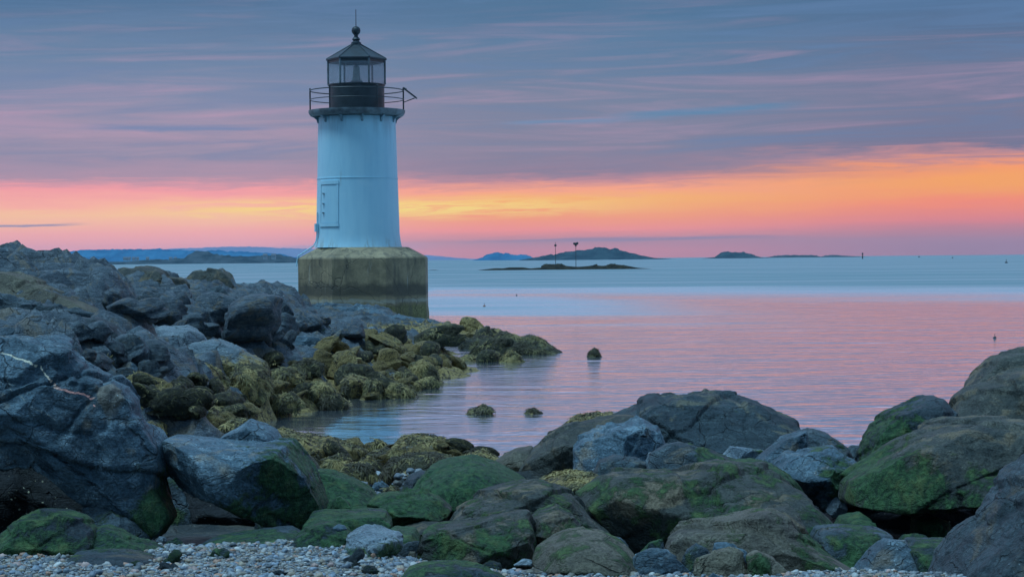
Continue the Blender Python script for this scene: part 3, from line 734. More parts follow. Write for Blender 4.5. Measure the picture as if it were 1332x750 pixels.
# ------------------------------------------------------------------ rocks
# name | label | material | distance | options | outline in photo pixels
SPEC = """
@ boulders and stones along the gravel beach
boulder|huge cracked blue-grey boulder with a pale quartz vein and an undercut foot|blue|7.5|dep=.7 lean=.12 box=2.8 cut=6 blk=.07 sub=7 mb=215,660,38,.9;180,680,40,.55;215,610,25,.4 vein=1|-170,470 -90,446 0,440 30,445 65,452 100,468 140,488 165,505 178,520 185,545 196,562 208,580 212,600 216,640 229,668 232,690 218,700 196,694 172,672 150,664 118,655 100,640 88,613 40,612 0,614 -80,622 -170,640
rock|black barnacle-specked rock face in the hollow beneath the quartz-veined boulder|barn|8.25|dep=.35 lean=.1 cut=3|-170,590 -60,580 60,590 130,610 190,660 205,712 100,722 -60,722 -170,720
slab|low tilted grey slab lodged in the hollow under the quartz-veined boulder|dark|7.35|dep=.3 cut=3 moss=.2|104,660 128,655 150,664 174,678 196,700 186,712 150,708 120,690
boulder|big moss-green rounded boulder at the lower left corner, on the gravel|dark|6.3|dep=.32 cut=3 blk=.03 moss=.62 sub=6|-12,700 2,690 12,683 25,674 45,671 65,671 85,674 102,678 118,690 124,705 118,724 90,734 40,736 0,734 -14,720
boulder|green mossy boulder with a domed lobe, right of the lower-left corner boulder|dark|6.4|dep=.26 cut=2 moss=.68 sub=6|110,724 112,694 124,688 140,686 156,690 170,697 190,703 210,713 226,724 210,730 170,730 130,732
slab|thin flat grey-green slab lying on gravel before the lobed mossy boulder|dark|6.05|dep=.25 cut=2 moss=.35|82,731 95,721 115,718 160,718 185,723 206,730 190,736 120,738 90,736
stone|small green wedge of stone beside the pale pebble under the quartz-veined boulder|dark|6.85|cut=3 moss=.6|206,712 222,702 230,698 240,708 228,715
stone|lone grey-green wedge stone half sunk in open gravel|dark|6.15|cut=3 moss=.45|268,726 278,713 290,713 312,723 290,730
pebble|round pale cobble at the right foot of the quartz-veined boulder|pale|6.9|cut=0 blk=0|203,703 207,697 215,698 218,704 210,708
slab|long low green-stained shelf of rock where gravel meets the slab boulder|dark|6.95|dep=.4 cut=3 moss=.5|250,708 290,699 330,695 380,691 396,699 380,710 300,712
stone|small flat green stone left of the moss block in the gravel|dark|6.25|dep=.15 cut=2 moss=.5|356,728 374,719 386,717 394,726 375,731
boulder|massive flat-topped slab boulder with a green-streaked face and black undercut|blue|7.7|dep=.62 lean=-.22 box=3.4 cut=1 j=0 blk=.03 sub=7 mb=375,610,38,.85;400,650,38,.85;320,655,30,.5;345,665,30,.7;385,585,20,.6 pl=-.8,-.6,-.3,.55;.5,-.85,-.1,.72|208,574 224,567 280,574 320,576 375,577 386,590 405,613 418,645 423,664 414,670 394,694 374,692 350,673 330,663 300,650 280,642 255,635 235,625 220,612 211,596
rock|sloping dark green rock wedged between the two biggest left boulders|dark|8.7|dep=.3 cut=4 moss=.4|196,585 208,596 226,616 246,640 272,680 286,702 240,706 214,690 200,640
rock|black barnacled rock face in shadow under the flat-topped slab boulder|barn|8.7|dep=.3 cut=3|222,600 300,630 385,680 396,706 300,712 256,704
stone|blue-grey peaked stone resting on top of the flat-topped slab boulder|blue|7.95|dep=.3 cut=1 box=1.9 blk=.02|281,575 290,566 310,555 325,545 345,552 360,560 368,571 355,578 300,579
boulder|dark green algae-covered ramp of rock right of the slab boulder|dark|8.4|dep=.5 cut=5 moss=.85|398,618 412,612 430,617 455,627 480,640 492,650 484,672 450,680 415,678 400,660
stone|small pointed green stone standing before the dark green ramp|dark|7.7|cut=5 moss=.75|416,672 428,655 441,646 450,652 468,672 440,678
slab|long low squared block carpeted in bright green algae|dark|7.25|dep=.38 box=4 cut=2 moss=.8 sub=6|396,690 402,672 415,669 480,667 500,669 508,680 508,694 490,700 440,700 400,700
boulder|green mossy boulder with shadowed front, left of the flat-topped grey stone|dark|6.6|dep=.32 lean=.3 cut=4 moss=.7 sub=6|376,708 383,695 410,684 430,682 450,689 460,702 455,724 420,730 392,728 380,720
stone|pale flat-topped angular stone with green sides at the gravel edge|pale|6.35|dep=.32 box=3 cut=4 sub=6 mb=465,730,24,.9;510,722,18,.9;490,738,22,.9|448,714 454,698 470,690 490,692 515,695 525,702 518,718 505,736 480,742 455,732
stone|small smooth grey stone sitting on the mossy boulder beside the flat-topped stone|blue|6.5|cut=1 blk=0|430,687 440,681 448,683 452,688 440,691
boulder|broad rock with grassy green weed on top and a dark slot below|brown|7.8|dep=.45 lean=.35 cut=4 sub=6 mb=530,648,50,.9;490,650,25,.8;560,655,25,.7|476,653 490,645 505,641 545,641 570,650 585,662 577,676 560,683 530,679 508,684 490,690 480,672
slab|grey slab in the slot beneath the weed-topped rock|brown|7.6|dep=.3 cut=2|506,690 530,683 550,678 570,681 588,690 570,702 520,702
boulder|large rounded dome of bright green algae in the middle of the shore|dark|9.2|dep=.8 lean=.3 cut=2 blk=.02 moss=.82 sub=6|530,645 545,622 560,608 580,600 600,597 620,597 645,605 670,618 694,634 690,660 640,670 560,668 535,660
rock|smooth grey-green rock leaning on the left of the green dome|dark|9.4|dep=.35 cut=4 moss=.35|518,645 530,621 545,615 557,614 550,640 540,650
stone|blue cobble in the pebbly gap behind the weed-topped rock|blue|9.9|cut=4|483,636 487,627 497,625 508,633 502,641
stone|low brown weed-covered cobble right of the blue cobble|kelp|9.7|cut=1|495,642 503,635 514,634 520,643
boulder|long dark brown ridge of rock sloping down to the right, centre foreground|brown|7.3|dep=.6 lean=.4 cut=5 sub=7 moss=.38|570,700 588,670 600,661 625,651 660,641 690,632 703,629 720,636 745,645 760,662 775,680 797,698 790,716 700,722 620,722 580,718
boulder|long green-brown block in front of the dark ridge, split by a crack|brown|6.55|dep=.42 lean=.2 box=3.4 cut=3 sub=7 moss=.3 mb=565,705,35,.65;640,705,50,.55;600,715,40,.55|538,738 545,710 550,692 570,687 600,684 640,678 665,672 684,673 692,690 698,714 692,734 660,742 600,742 560,742
boulder|short dark block right of the crack, against the long green-brown block|brown|6.75|dep=.38 lean=.2 box=3 cut=4 moss=.36 sub=6|686,678 700,668 725,661 740,668 760,692 752,716 715,722 700,716 693,697
boulder|pale oval slab with ochre lichen at the gravel edge, centre right|tan|6.2|dep=.42 lean=.7 box=2.3 cut=2 blk=.02 sub=6 moss=.36 mb=800,725,35,.5|692,732 700,713 715,704 740,695 760,693 790,697 815,710 832,730 838,746 810,750 770,742 720,738
stone|little pale stone under the left end of the oval slab|pale|6.15|cut=3|666,735 680,726 692,728 692,736
rock|dark wet rock at the bottom edge of the picture in the gravel|dark|5.5|dep=.3 cut=3 moss=.5|522,758 535,744 560,736 590,735 620,740 650,748 668,764 600,775 530,772
pebble|rounded ochre cobble between the pale stone and the green-brown block|tan|6.35|cut=0 blk=0|530,723 533,717 540,717 542,728 533,730
stone|dark angular lump behind the oval slab's right shoulder|dark|6.85|cut=4|793,700 797,696 807,698 818,710 812,720 800,714
stone|flat green moss patch of rock behind the pale flat-topped stone|dark|6.95|dep=.3 cut=2 moss=.85|498,697 510,688 540,690 548,702 530,712 505,708
stone|dark blue stone wedged between the pale flat-topped stone and the long block|dark|6.7|cut=4|517,722 522,710 532,705 546,706 544,728 522,732
@ boulders at the right of the gravel beach
boulder|huge rounded brown boulder with mottled green face, right of centre|brown|7.7|dep=.8 lean=.3 cut=4 blk=.04 sub=7 moss=.38 mb=1050,680,40,.85;780,640,40,.45;900,650,60,.3;1020,660,40,.4;860,660,30,.35|750,645 768,626 800,618 830,617 860,618 890,618 915,613 945,611 980,613 1010,620 1040,640 1065,665 1085,692 1090,725 1040,750 950,745 850,740 810,712 775,672
boulder|long tan rock with a pale crest lying against the huge brown boulder|buff|6.35|dep=.5 lean=.35 cut=4 sub=7 moss=.2 mb=1070,725,30,.6;1040,710,25,.55|858,722 866,700 880,690 905,685 935,684 960,680 985,672 1010,670 1026,680 1050,705 1080,725 1125,750 1100,766 1040,764 990,755 930,745 880,740
rock|brown folded shoulder of rock above the pale-crested tan rock|brown|7.0|dep=.35 cut=3|975,690 986,672 1002,663 1026,659 1035,670 1050,700 1040,720 1000,715
stone|pointed blue-green stone, left in the cluster before the tan rock|dark|6.1|cut=5 moss=.35|886,730 895,715 906,708 918,714 928,723 926,742 900,746
stone|dark blue capped stone at the back of the cluster before the tan rock|blue|6.2|cut=4 moss=.2|925,728 930,706 946,704 970,716 978,726 955,742
stone|tan broken-faced stone in the middle of the cluster before the tan rock|tan|5.95|cut=5 moss=.15|898,746 905,727 930,718 950,713 966,721 969,742 964,758 920,758
stone|tan and green rounded stone, right of the crack in the front cluster|tan|5.92|cut=4 mb=990,735,20,.8|969,748 973,723 985,718 1005,727 1027,746 1024,762 978,764
stone|broad dark blue stone with a tan patch, beside the oval slab|blue|6.05|cut=5|822,744 826,721 848,714 870,718 886,730 902,746 870,756 830,754
stone|green wedge between the oval slab and the tan rock|dark|6.85|cut=4 moss=.6|828,722 845,706 862,700 866,718 846,728
pebble|small blue stone in the gravel at the foot of the front cluster|blue|5.75|cut=2|918,752 928,744 937,750 930,757
stone|bright green algae-covered lump in the gap at the right|dark|7.95|dep=.3 cut=2 moss=.95|1082,694 1095,673 1120,668 1133,675 1139,690 1128,702 1092,704
slab|green-fronted slab with wet blue top beside the right gap|dark|7.1|dep=.35 lean=.7 box=3.5 cut=3 mb=1105,715,40,.75|1064,702 1070,693 1100,691 1150,693 1162,699 1147,714 1125,732 1105,742 1085,734 1068,718
rock|smooth blue water-worn rock between two green slabs at lower right|blue|6.6|dep=.35 cut=3 box=2.4|1108,752 1135,722 1155,703 1180,704 1197,722 1200,756 1150,766
slab|dark green slab in the gap below the overhanging right boulder|dark|6.6|dep=.4 lean=.6 cut=3 moss=.5|1178,714 1190,706 1220,706 1250,708 1264,722 1250,752 1225,766 1198,760 1184,734
stone|thin pale wet stone at the back of the lower right gap|pale|7.2|dep=.12 cut=2|1225,708 1234,700 1250,696 1264,698 1262,708 1244,712
boulder|massive overhanging boulder with green lower face at the right|brown|8.3|dep=.9 lean=.15 cut=6 blk=.045 sub=7 mb=1150,625,45,.9;1200,630,45,.75;1250,635,45,.6;1290,610,30,.5;1120,630,25,.7|1099,645 1105,625 1120,615 1140,605 1160,590 1185,575 1210,565 1240,556 1280,552 1332,553 1400,560 1430,600 1400,632 1335,647 1290,654 1240,660 1190,666 1150,658 1120,655 1102,653
boulder|tall peaked boulder with a green left side behind the overhanging boulder|dark|9.6|dep=.7 lean=.25 cut=6 blk=.04 sub=6 mb=1150,560,40,.75;1180,545,30,.5;1135,585,25,.6|1112,620 1119,590 1128,570 1140,553 1160,542 1190,530 1215,516 1222,515 1232,525 1244,548 1250,590 1180,630 1130,640
boulder|topmost dark rounded boulder at the right edge against the pink water|brown|11.2|dep=.9 lean=.2 cut=5 sub=6|1255,545 1261,515 1266,500 1278,485 1295,470 1303,464 1322,461 1350,457 1410,465 1430,530 1350,560 1280,565
boulder|broad grey-brown boulder under the topmost one at the right edge|brown|10.3|dep=.85 lean=.4 cut=6 sub=6|1243,555 1247,535 1254,523 1270,510 1300,502 1332,490 1395,484 1430,540 1400,590 1300,590 1250,580
boulder|smooth dark boulder filling the lower right corner|dark|5.9|dep=.8 lean=.4 cut=3 blk=.045 sub=7|1222,764 1240,735 1260,715 1285,690 1310,660 1334,630 1400,596 1470,630 1480,790 1240,790
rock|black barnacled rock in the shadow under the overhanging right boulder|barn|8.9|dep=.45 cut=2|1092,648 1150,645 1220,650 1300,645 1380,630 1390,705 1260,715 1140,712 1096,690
rock|upright dark green plate of rock beneath the overhanging right boulder|dark|8.3|dep=.2 box=4 cut=2 moss=.75|1187,698 1190,674 1215,670 1230,676 1234,698 1210,704
stone|grey-green stone at the left foot of the corner boulder|brown|7.2|cut=3 moss=.4|1228,708 1250,690 1268,687 1280,702 1262,714
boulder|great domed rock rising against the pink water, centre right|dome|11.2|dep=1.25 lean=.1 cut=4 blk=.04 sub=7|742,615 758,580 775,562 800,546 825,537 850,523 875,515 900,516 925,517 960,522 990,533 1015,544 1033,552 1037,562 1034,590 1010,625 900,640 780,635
slab|tilted grey-brown ledge slab, left flank of the great domed rock|brown|10.6|dep=.7 lean=.5 cut=6 blk=.04 sub=6|668,622 676,606 690,588 715,567 735,556 770,548 800,545 828,547 830,590 800,625 745,636 690,634
boulder|square-shouldered grey block in front of the great domed rock|blue|9.9|dep=.6 lean=.3 box=3 cut=5 blk=.05 sub=6|738,622 740,585 752,570 775,560 805,555 832,548 852,560 862,592 850,625 790,632
rock|tan weed-stained rock at the left foot of the tilted ledge slab|tan|10.7|dep=.4 cut=4|640,602 655,592 672,586 692,582 694,604 678,622 655,616
rock|mound of yellow-brown rockweed on the crest left of the great dome|olive|11.5|dep=.4 cut=0|732,562 740,550 755,543 775,539 802,540 800,556 760,566
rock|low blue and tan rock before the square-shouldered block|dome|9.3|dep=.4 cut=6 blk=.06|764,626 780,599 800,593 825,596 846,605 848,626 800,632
stone|small pale chip of rock left of the low blue and tan rock|pale|9.5|cut=4|766,624 770,610 780,606 787,624
rock|dark layered wedge with a strip of green along its top edge|dark|9.0|dep=.45 lean=.5 cut=5 mb=915,588,14,.8;935,594,14,.8;955,599,12,.7|836,622 845,590 868,577 885,575 910,584 950,598 988,606 960,625 880,632
stone|whitish lichen-covered stone left of the layered wedge|pale|9.2|cut=4|838,602 845,590 857,587 866,616 845,620
slab|pale wedge-shaped slab lying before the great dome's right side|pale|9.5|cut=4 mb=985,584,14,.6|936,594 950,580 975,582 1002,588 992,599 960,604
slab|long tilted blue slab leaning up to the right behind the cracked block|blue|9.3|dep=.3 box=3.4 cut=4|980,604 1005,582 1020,570 1036,565 1052,558 1052,575 1036,594 1008,612
boulder|smooth blue-green domed rock right of the great dome, by the water|dark|10.0|dep=.6 cut=4 mb=1085,575,15,.5|1030,590 1038,565 1055,560 1075,565 1095,577 1108,592 1104,612 1060,618
boulder|blue block with a dark open crack and green stain|blue|8.9|dep=.5 lean=.2 cut=6 blk=.05 sub=6 mb=1085,620,28,.8;1070,590,14,.5|1006,610 1028,591 1060,587 1085,583 1096,592 1112,602 1120,614 1114,640 1092,660 1068,662 1042,642 1034,622
boulder|dark green hump of weed behind the huge brown boulder|dark|8.6|dep=.4 cut=2 moss=.95|936,616 955,602 980,600 1005,605 1030,620 1046,640 1036,660 980,650
rock|low dark stone at the waterline beyond the cracked blue block|dark|10.7|cut=3|1094,584 1112,578 1126,582 1130,604 1104,610
stone|pale angular stone jammed in the gap left of the overhanging boulder|pale|8.7|cut=4|1072,664 1088,646 1099,640 1102,668 1082,674
rock|flat yellow-green weedy rock behind the dark brown ridge|olive|9.1|dep=.5 cut=1|696,634 715,624 740,618 780,621 796,628 790,646 745,650 712,645
stone|dark green stone on the flat yellow-green weedy rock|dark|8.9|cut=3 moss=.6|724,638 742,626 774,625 778,640 745,646
@ rockweed mounds at the near edge of the cove
rock|long low bank of brown rockweed at the near edge of the cove|olive|12.0|dep=.6 cut=1 sub=6|345,585 360,560 375,562 395,567 415,571 435,573 450,577 470,583 480,588 484,610 440,625 400,622 365,612
rock|pale yellow bare stone amid rockweed right of the peaked capstone|tan|10.6|cut=3|386,594 390,588 400,591 412,602 422,616 405,620 392,610
rock|rounded olive mound in the rockweed, left of the pebbly gap|olive|10.8|cut=0 sub=5|416,618 425,597 440,591 452,597 458,612 446,624 425,624
rock|small olive mound at the left edge of the pebbly gap|olive|10.4|cut=0 sub=5|438,624 448,606 465,602 482,606 490,620 470,628
rock|olive hump behind the pebbly gap, below the upright knob|olive|11.1|cut=1 sub=5|464,606 478,592 490,598 500,610 478,614
rock|upright olive knob of rock at the near water's edge|olive|12.2|cut=3|482,590 484,580 489,572 496,575 504,584 502,594
rock|dark purple-brown clump of wrack between knob and big mound|kelp|11.8|dep=.3 cut=0|474,600 484,589 500,585 518,587 522,604 495,610
rock|largest olive rockweed mound at the near edge of the cove|olive|11.9|dep=.7 cut=1 sub=6|506,596 512,582 522,574 532,570 555,570 572,573 586,580 600,592 602,606 550,612 515,608
rock|dark wrack-draped mound in front of the largest olive mound|kelp|11.0|dep=.45 cut=0 sub=6|496,616 510,599 530,592 560,590 588,596 592,608 560,620 520,620
rock|flat olive mound between largest rockweed mound and ledge slab|olive|11.3|dep=.4 cut=0 sub=5|590,604 610,590 630,589 648,597 652,610 610,614
@ rocks in the shallow cove
rock|small dark pointed rock alone in pink water off the point|kelp|26.2|cut=3 blk=.02|762,468 768,457 773,452 778,456 784,468 774,473
rock|two-humped weedy rock awash in the calm cove|kelp|16.7|dep=.2 cut=1|607,541 612,532 620,531 628,526.5 639,528 643,535 630,545 618,545
rock|little dark rock barely breaking the cove surface|kelp|16.7|dep=.12 cut=1|681,540 687,533 696,531.5 706,537 698,545 688,545
@ rocks of the left shore slope
rock|peaked grey rock on the skyline at the far left|ledge|21|cut=5 sub=5|-30,335 -15,326 0,322 10,318 18,315.5 28,321 40,330 52,338 50,356 20,362 -20,360
rock|dark rounded rock below the peaked skyline rock at the left edge|dark|20|cut=3|-25,345 -12,330 8,328 18,335 24,345 10,358 -15,360
rock|broad grey skyline rock right of the peaked one|ledge|20.5|cut=5 sub=5|40,352 50,340 60,330 75,327 88,330 102,335 122,340 130,352 112,372 70,374
rock|dark brown jagged rock at the right end of the left skyline|dark|19.5|cut=6|88,352 105,337 120,338 131,350 146,368 136,385 100,380
ledge|long horizontal slab of dark grey rock under the broad skyline rock|ledge|19|cut=5 sub=5|25,370 50,353 90,350 116,360 126,376 110,394 70,388
ledge|lichen-topped tan ledge slanting down from the left edge|tan|17|dep=.9 lean=.5 cut=5 sub=6|-50,372 -20,354 10,356 30,363 60,375 90,385 112,395 140,410 130,428 80,424 40,420 -30,405
ledge|dark shadowed rock bank beneath the lichen-topped ledge|dark|15.6|dep=.5 lean=.1 cut=6 blk=.07 sub=6|-60,395 -10,384 40,396 90,402 130,412 144,428 120,448 60,450 -60,450
rock|large square-cut dark block below the lichen-topped ledge|dark|14.2|dep=.5 box=3.4 cut=5 sub=5|88,446 91,416 100,411 125,414 146,425 162,441 156,452 130,450 98,452
rock|grey slab-sided stone with a tan end, left of the square-cut block|blue|13.5|cut=5|24,430 40,418 60,416 66,420 66,438 48,442
rock|small dark triangular stone leaning against the square-cut block|dark|13.7|cut=5|64,442 67,416 78,420 92,436 90,446
slab|long grey slab just behind the quartz-veined boulder's crest|blue|12|dep=.4 box=3 cut=3|-30,434 10,426 40,432 58,440 60,454 30,456 -25,452
rock|squared grey stone with an ochre lower end behind the quartz-veined boulder|blue|11.9|dep=.35 box=4 cut=3|54,456 57,439 75,436 93,438 96,450 89,462 66,460
rock|rusty brown rock below the square-cut dark block|brown|13|cut=4|92,466 100,446 120,440 147,446 150,460 122,472
rock|blue-topped stone with olive underside near the pointed boulder|weedy|12.5|cut=5|110,462 120,452 135,450 144,458 142,472 125,478 112,470
rock|upright narrow grey stone left of the pointed blue boulder|brown|12.8|cut=5|144,478 147,456 155,451 161,462 159,482 150,486
boulder|pointed blue boulder with ochre base standing on the left slope|weedy|13.6|cut=6 sub=5|154,452 160,440 166,430 178,423 189,430 195,450 192,460 178,466 164,461
rock|pale striped rock above the pointed blue boulder|blue|15.5|cut=5|138,420 150,405 160,410 179,422 172,434 154,428
rock|grey stone directly under the pointed blue boulder|blue|12.6|cut=4|152,494 158,475 170,471 179,480 182,494 168,502
rock|round dark cobble right of the stone under the pointed boulder|dark|12.8|cut=2|176,488 180,477 194,474 203,485 206,498 190,500
ledge|ruddy humped ledge on the skyline left of the cove channel|brown|25|dep=.9 cut=5 sub=5|146,358 154,348 180,346.5 200,349.5 213,355 217,361 240,362 250,372 225,388 175,384
rock|tall brown knob on the skyline midway to the lighthouse|brown|28|cut=6 sub=5|240,372 243,361 250,354 262,351.5 272,350.5 286,352 296,362 303,372 290,385 258,384
ledge|brown sloping shoulder from the skyline knob down toward the lighthouse|brown|29.5|dep=.9 cut=5 sub=5|282,390 286,370 300,370 320,375 336,382 352,389 352,402 305,404
rock|dark flat-faced block below the tall skyline knob|dark|26.3|cut=5|260,380 285,371 293,378 300,391 275,396
rock|rounded grey rock left below the tall skyline knob|ledge|23.7|cut=4 sub=5|206,390 222,373 240,371 248,384 246,398 222,400
rock|grey-brown rock between rounded grey rock and dark flat-faced block|brown|24.2|cut=5|244,394 247,375 258,376 267,390 258,400
rock|dark angular rock on the slope left of the rounded grey rock|dark|21.5|cut=5|176,392 194,374 206,380 214,394 202,404 184,402
rock|upright dark slab mid-slope, above the long pinkish rock|dark|19.8|cut=6|216,412 221,397 236,397 243,413 234,426 222,422
rock|flat dark ledge block mid-slope below the flat-faced block|ledge|22|cut=5|240,408 258,395 280,401 284,418 262,424
rock|thin grey slab on the slope beneath the sloping shoulder|ledge|24|cut=4|278,406 298,397 320,406 304,418
rock|smooth blue rock catching light below the sloping brown shoulder|blue|26|cut=4|298,400 307,391 318,394 330,405 318,412
rock|grey block on the slope above the olive knobs|ledge|21.5|cut=5|258,432 272,418 300,416 314,426 294,436
ledge|long pinkish-grey rock right of the pointed blue boulder|pale|17.5|dep=.5 cut=5 sub=5 dk=.6|190,436 208,422 240,424 262,434 270,446 244,452 202,450
boulder|large grey and ochre boulder above the seaweed-striped mound|weedy|14.6|dep=.6 cut=5 sub=6|188,490 192,464 203,442 230,441 238,462 244,480 226,498 205,502
ledge|broad sloping slab, blue above and olive below, above the cove's left corner|weedy|16.8|dep=.8 lean=.9 cut=6 sub=6|226,462 246,447 275,443 300,451 322,459 344,470 350,486 315,496 280,490 250,478
rock|round olive knob standing alone on the broad sloping slab|olive|19.4|cut=1|323,458 327,443 337,439 344,447 343,460 332,463
rock|leaning olive stone left of the round olive knob|olive|19.6|cut=3|301,447 308,438 319,443 327,453 315,458
rock|small yellow stone above the two olive knobs|olive|21.5|cut=3|318,438 326,430 335,435 331,443
boulder|big rockweed mound striped olive and black at the cove's left end|olive|15.4|dep=.7 cut=2 sub=6 blk=.05|220,522 234,496 248,478 265,475 281,484 292,506 290,522 250,530
boulder|broad rockweed mound beside the striped mound, over the dark wrack|olive|16.4|dep=.6 cut=2 sub=6 blk=.05|286,512 298,490 314,480 340,481 352,500 348,520 312,526
rock|olive cobble by the white flat stone, behind the quartz-veined boulder|olive|12.4|cut=1|158,506 172,495 186,498 192,508 175,514
stone|flat whitish stone lying among olive rocks behind the quartz-veined boulder|pale|11.9|dep=.2 cut=3 lt=1|176,513 190,504 203,505 207,514 194,518
rock|olive stone with dark underside against the quartz-veined boulder's right edge|olive|11.6|cut=1|174,534 180,522 191,519 200,531 191,541
rock|spreading olive mound left of the shallow pool|olive|12.4|cut=0 sub=5|186,546 200,525 215,521 232,535 228,550
boulder|tall wrack-hung mound at the pool, behind the flat-topped slab boulder|olive|12.6|dep=.5 cut=1 sub=6 blk=.05|220,572 229,537 245,526 265,526 284,535 289,552 282,576 250,582
rock|yellow-olive mound touching the left of the peaked capstone|olive|11.3|cut=1 sub=5|278,580 290,553 305,546 320,547 318,570 295,584
rock|weedy stone in the notch between the two biggest left boulders|weedy|10.8|cut=3|182,566 190,549 205,545 217,553 216,574 198,578
rock|flat-topped blue block on the slope left of the lighthouse base|blue|22|box=4 cut=3|371,454 376,437 400,436 418,440 417,456 395,460
rock|dark wedge lying across the slope above the olive knobs|dark|24|cut=4|314,418 330,411 350,419 368,436 362,446 338,430
rock|blue-grey hummock on the slope toward the lighthouse|ledge|25.5|cut=4 sub=5|316,410 338,403 365,404 373,416 368,432 340,424
rock|rounded brown-blue rock on the slope below the lighthouse base|brown|26|cut=4|396,430 404,418 425,421 440,435 432,446 410,440
ledge|cracked blue bedrock ledge at the left foot of the lighthouse base|blue|36.5|dep=1.2 cut=5 blk=.06 sub=6|330,402 352,392 385,396.5 420,396 452,397.5 468,404 474,420 440,428 380,420
ledge|cracked blue bedrock ledge in front of the lighthouse base|blue|36|dep=1.0 cut=5 blk=.06 sub=6|440,420 452,400 464,396.5 478,398 492,406 506,412 516,424 490,434 450,430
ledge|smooth sloping bedrock at the right foot of the lighthouse base|blue|35.5|dep=1.0 lean=.8 cut=4 sub=6|484,430 502,411 520,413 545,416.5 575,420 592,423 602,428 598,440 540,442 495,440
boulder|pale blocky boulder perched on the point right of the lighthouse|weedy|32.5|cut=6 sub=5 up=1|595,436 599,420 601,415 607,413 619,416 629,424 629,438 615,446 600,444
rock|small weedy hump right of the pale blocky boulder|kelp|31.5|cut=1|624,440 630,431 640,427.5 648,434 648,446 634,448
boulder|long dark weed-covered spit tapering to the tip of the point|kelp|27.5|dep=1.0 cut=2 sub=6|640,456 646,440 652,434 664,435 676,440 690,436 704,442 720,452 736,462 712,471 680,472 652,470
boulder|dark weedy bank below the pale blocky boulder|kelp|29|dep=.9 cut=2 sub=6|592,466 603,442 622,438 642,440 662,455 656,474 622,474
rock|pyramid-shaped weedy rock at the water under the spit|olive|25|cut=4 dk=.5|643,480 655,462 664,455 675,463 688,477 670,484
rock|pale upturned wedge of rock at the cove's far edge|olive|24.4|cut=5|562,474 566,466 571,460 580,469 597,478 592,484 574,484
rock|olive hump right of the pale upturned wedge|olive|25.4|cut=2|594,472 600,466 612,462 624,465 633,474 612,478
rock|dark wrack bank below the right bedrock ledge, left part|kelp|30|dep=.7 cut=2 sub=5|482,450 492,436 508,429 532,430 552,438 550,456 510,460
rock|dark wrack bank between bedrock ledge and blocky boulder, right part|kelp|31|dep=.7 cut=2 sub=5|544,452 552,436 566,431 592,432 604,440 600,460 565,460
rock|white-topped triangular rock below the cracked ledges|pale|26.5|cut=5 dk=.6|458,450 474,426 485,425 496,440 503,450 485,452
rock|olive round knob above the shoreline heap, right one of two|olive|22.6|cut=1|492,474 500,459 514,459 522,475 512,486
rock|olive round knob above the shoreline heap, left one of two|olive|23|cut=1|473,474 484,462 494,465 496,478 480,480
boulder|largest rounded olive boulder at the far waterline|olive|18.9|dep=.5 cut=2 sub=5|439,516 445,494 458,487 473,492 477,507 472,520 455,524
rock|upright olive block beside the largest rounded boulder at the waterline|olive|18.6|box=3.5 cut=3 sub=5|474,526 475,496 488,492 496,498 498,526
rock|dark-sided olive rock sloping into the water at the cove's far corner|olive|18.7|cut=4 sub=5|494,526 500,505 511,497 526,502 541,514 520,524
rock|long olive rock lying along the waterline right of the sloping one|olive|20|cut=3|505,500 515,493 545,495 562,490 573,498 548,505
rock|tall olive rock at the back of the waterline heap|olive|20.7|cut=2 sub=5|528,494 535,473 550,467 566,479 571,494 552,502
rock|olive rock left of the tall one in the waterline heap|olive|20|cut=3|512,490 524,477 542,491 538,506 520,508
rock|low weedy rock reaching out into the cove water|olive|20.9|dep=.25 cut=1|546,500 562,493 577,496.5 572,502
rock|angular olive rock in the middle of the waterline heap|olive|19.7|cut=4|490,498 505,482 522,486 518,500 500,504
slab|pale diagonal slab at the top of the waterline heap|weedy|22|cut=3|461,484 470,472 480,474 494,488 486,493
rock|pale diagonal rock between the two knobs and the tall olive rock|weedy|22|cut=3|507,468 514,463 528,465 540,480 524,482
rock|dark wrack-covered rock in the heap left of the largest rounded boulder|kelp|17.9|cut=0 sub=5|372,488 380,474 400,467 422,474 420,488 390,494
rock|broad olive mound at the foot of the slope left of the cove|olive|17.4|cut=1 sub=5|346,502 354,481 380,478 397,489 396,506 362,510
rock|round olive mound right of the broad mound, under dark wrack|olive|17.4|cut=1 sub=5|386,520 394,500 420,497 434,508 430,524 400,526
rock|dark weedy mound at the waterline left of the largest rounded boulder|kelp|17.3|cut=0 sub=5|408,530 416,515 438,513 452,524 448,534
rock|olive mound at the cove's left waterline beneath the broad mounds|olive|16.6|cut=1 sub=5|346,532 354,516 380,511 394,524 388,536
rock|small olive mound at the left end of the waterline|olive|16.2|cut=1|312,526 319,510 335,504 348,512 342,528
rock|blue-grey slab on the slope right of the flat-topped blue block|weedy|21|dep=.4 lean=.8 cut=3|426,482 444,469 460,478 474,490 454,494
"""  # the thin pale stone in the lower right gap stands in for a shining trickle
def parse_opts(s):
    o = {}
    for t in s.split():
        k, v = t.split('=')
        o[k] = v
    return o
def poly_radius(P, c, th):
    """distance from c to the outline along each angle (outermost crossing)"""
    A = P - c; B = np.roll(A, -1, 0)
    d = np.stack([np.cos(th), np.sin(th)], 1)
    E = B - A
    den = d[:, None, 0] * E[None, :, 1] - d[:, None, 1] * E[None, :, 0]
    den = np.where(np.abs(den) < 1e-12, 1e-12, den)
    t = (A[None, :, 0] * E[None, :, 1] - A[None, :, 1] * E[None, :, 0]) / den
    u = (A[None, :, 0] * d[:, None, 1] - A[None, :, 1] * d[:, None, 0]) / den
    ok = (u >= -1e-6) & (u <= 1 + 1e-6) & (t > 0)
    r = np.where(ok, t, -1).max(1)
    return np.where(r > 0, r, np.interp(th, th[r > 0], r[r > 0]))

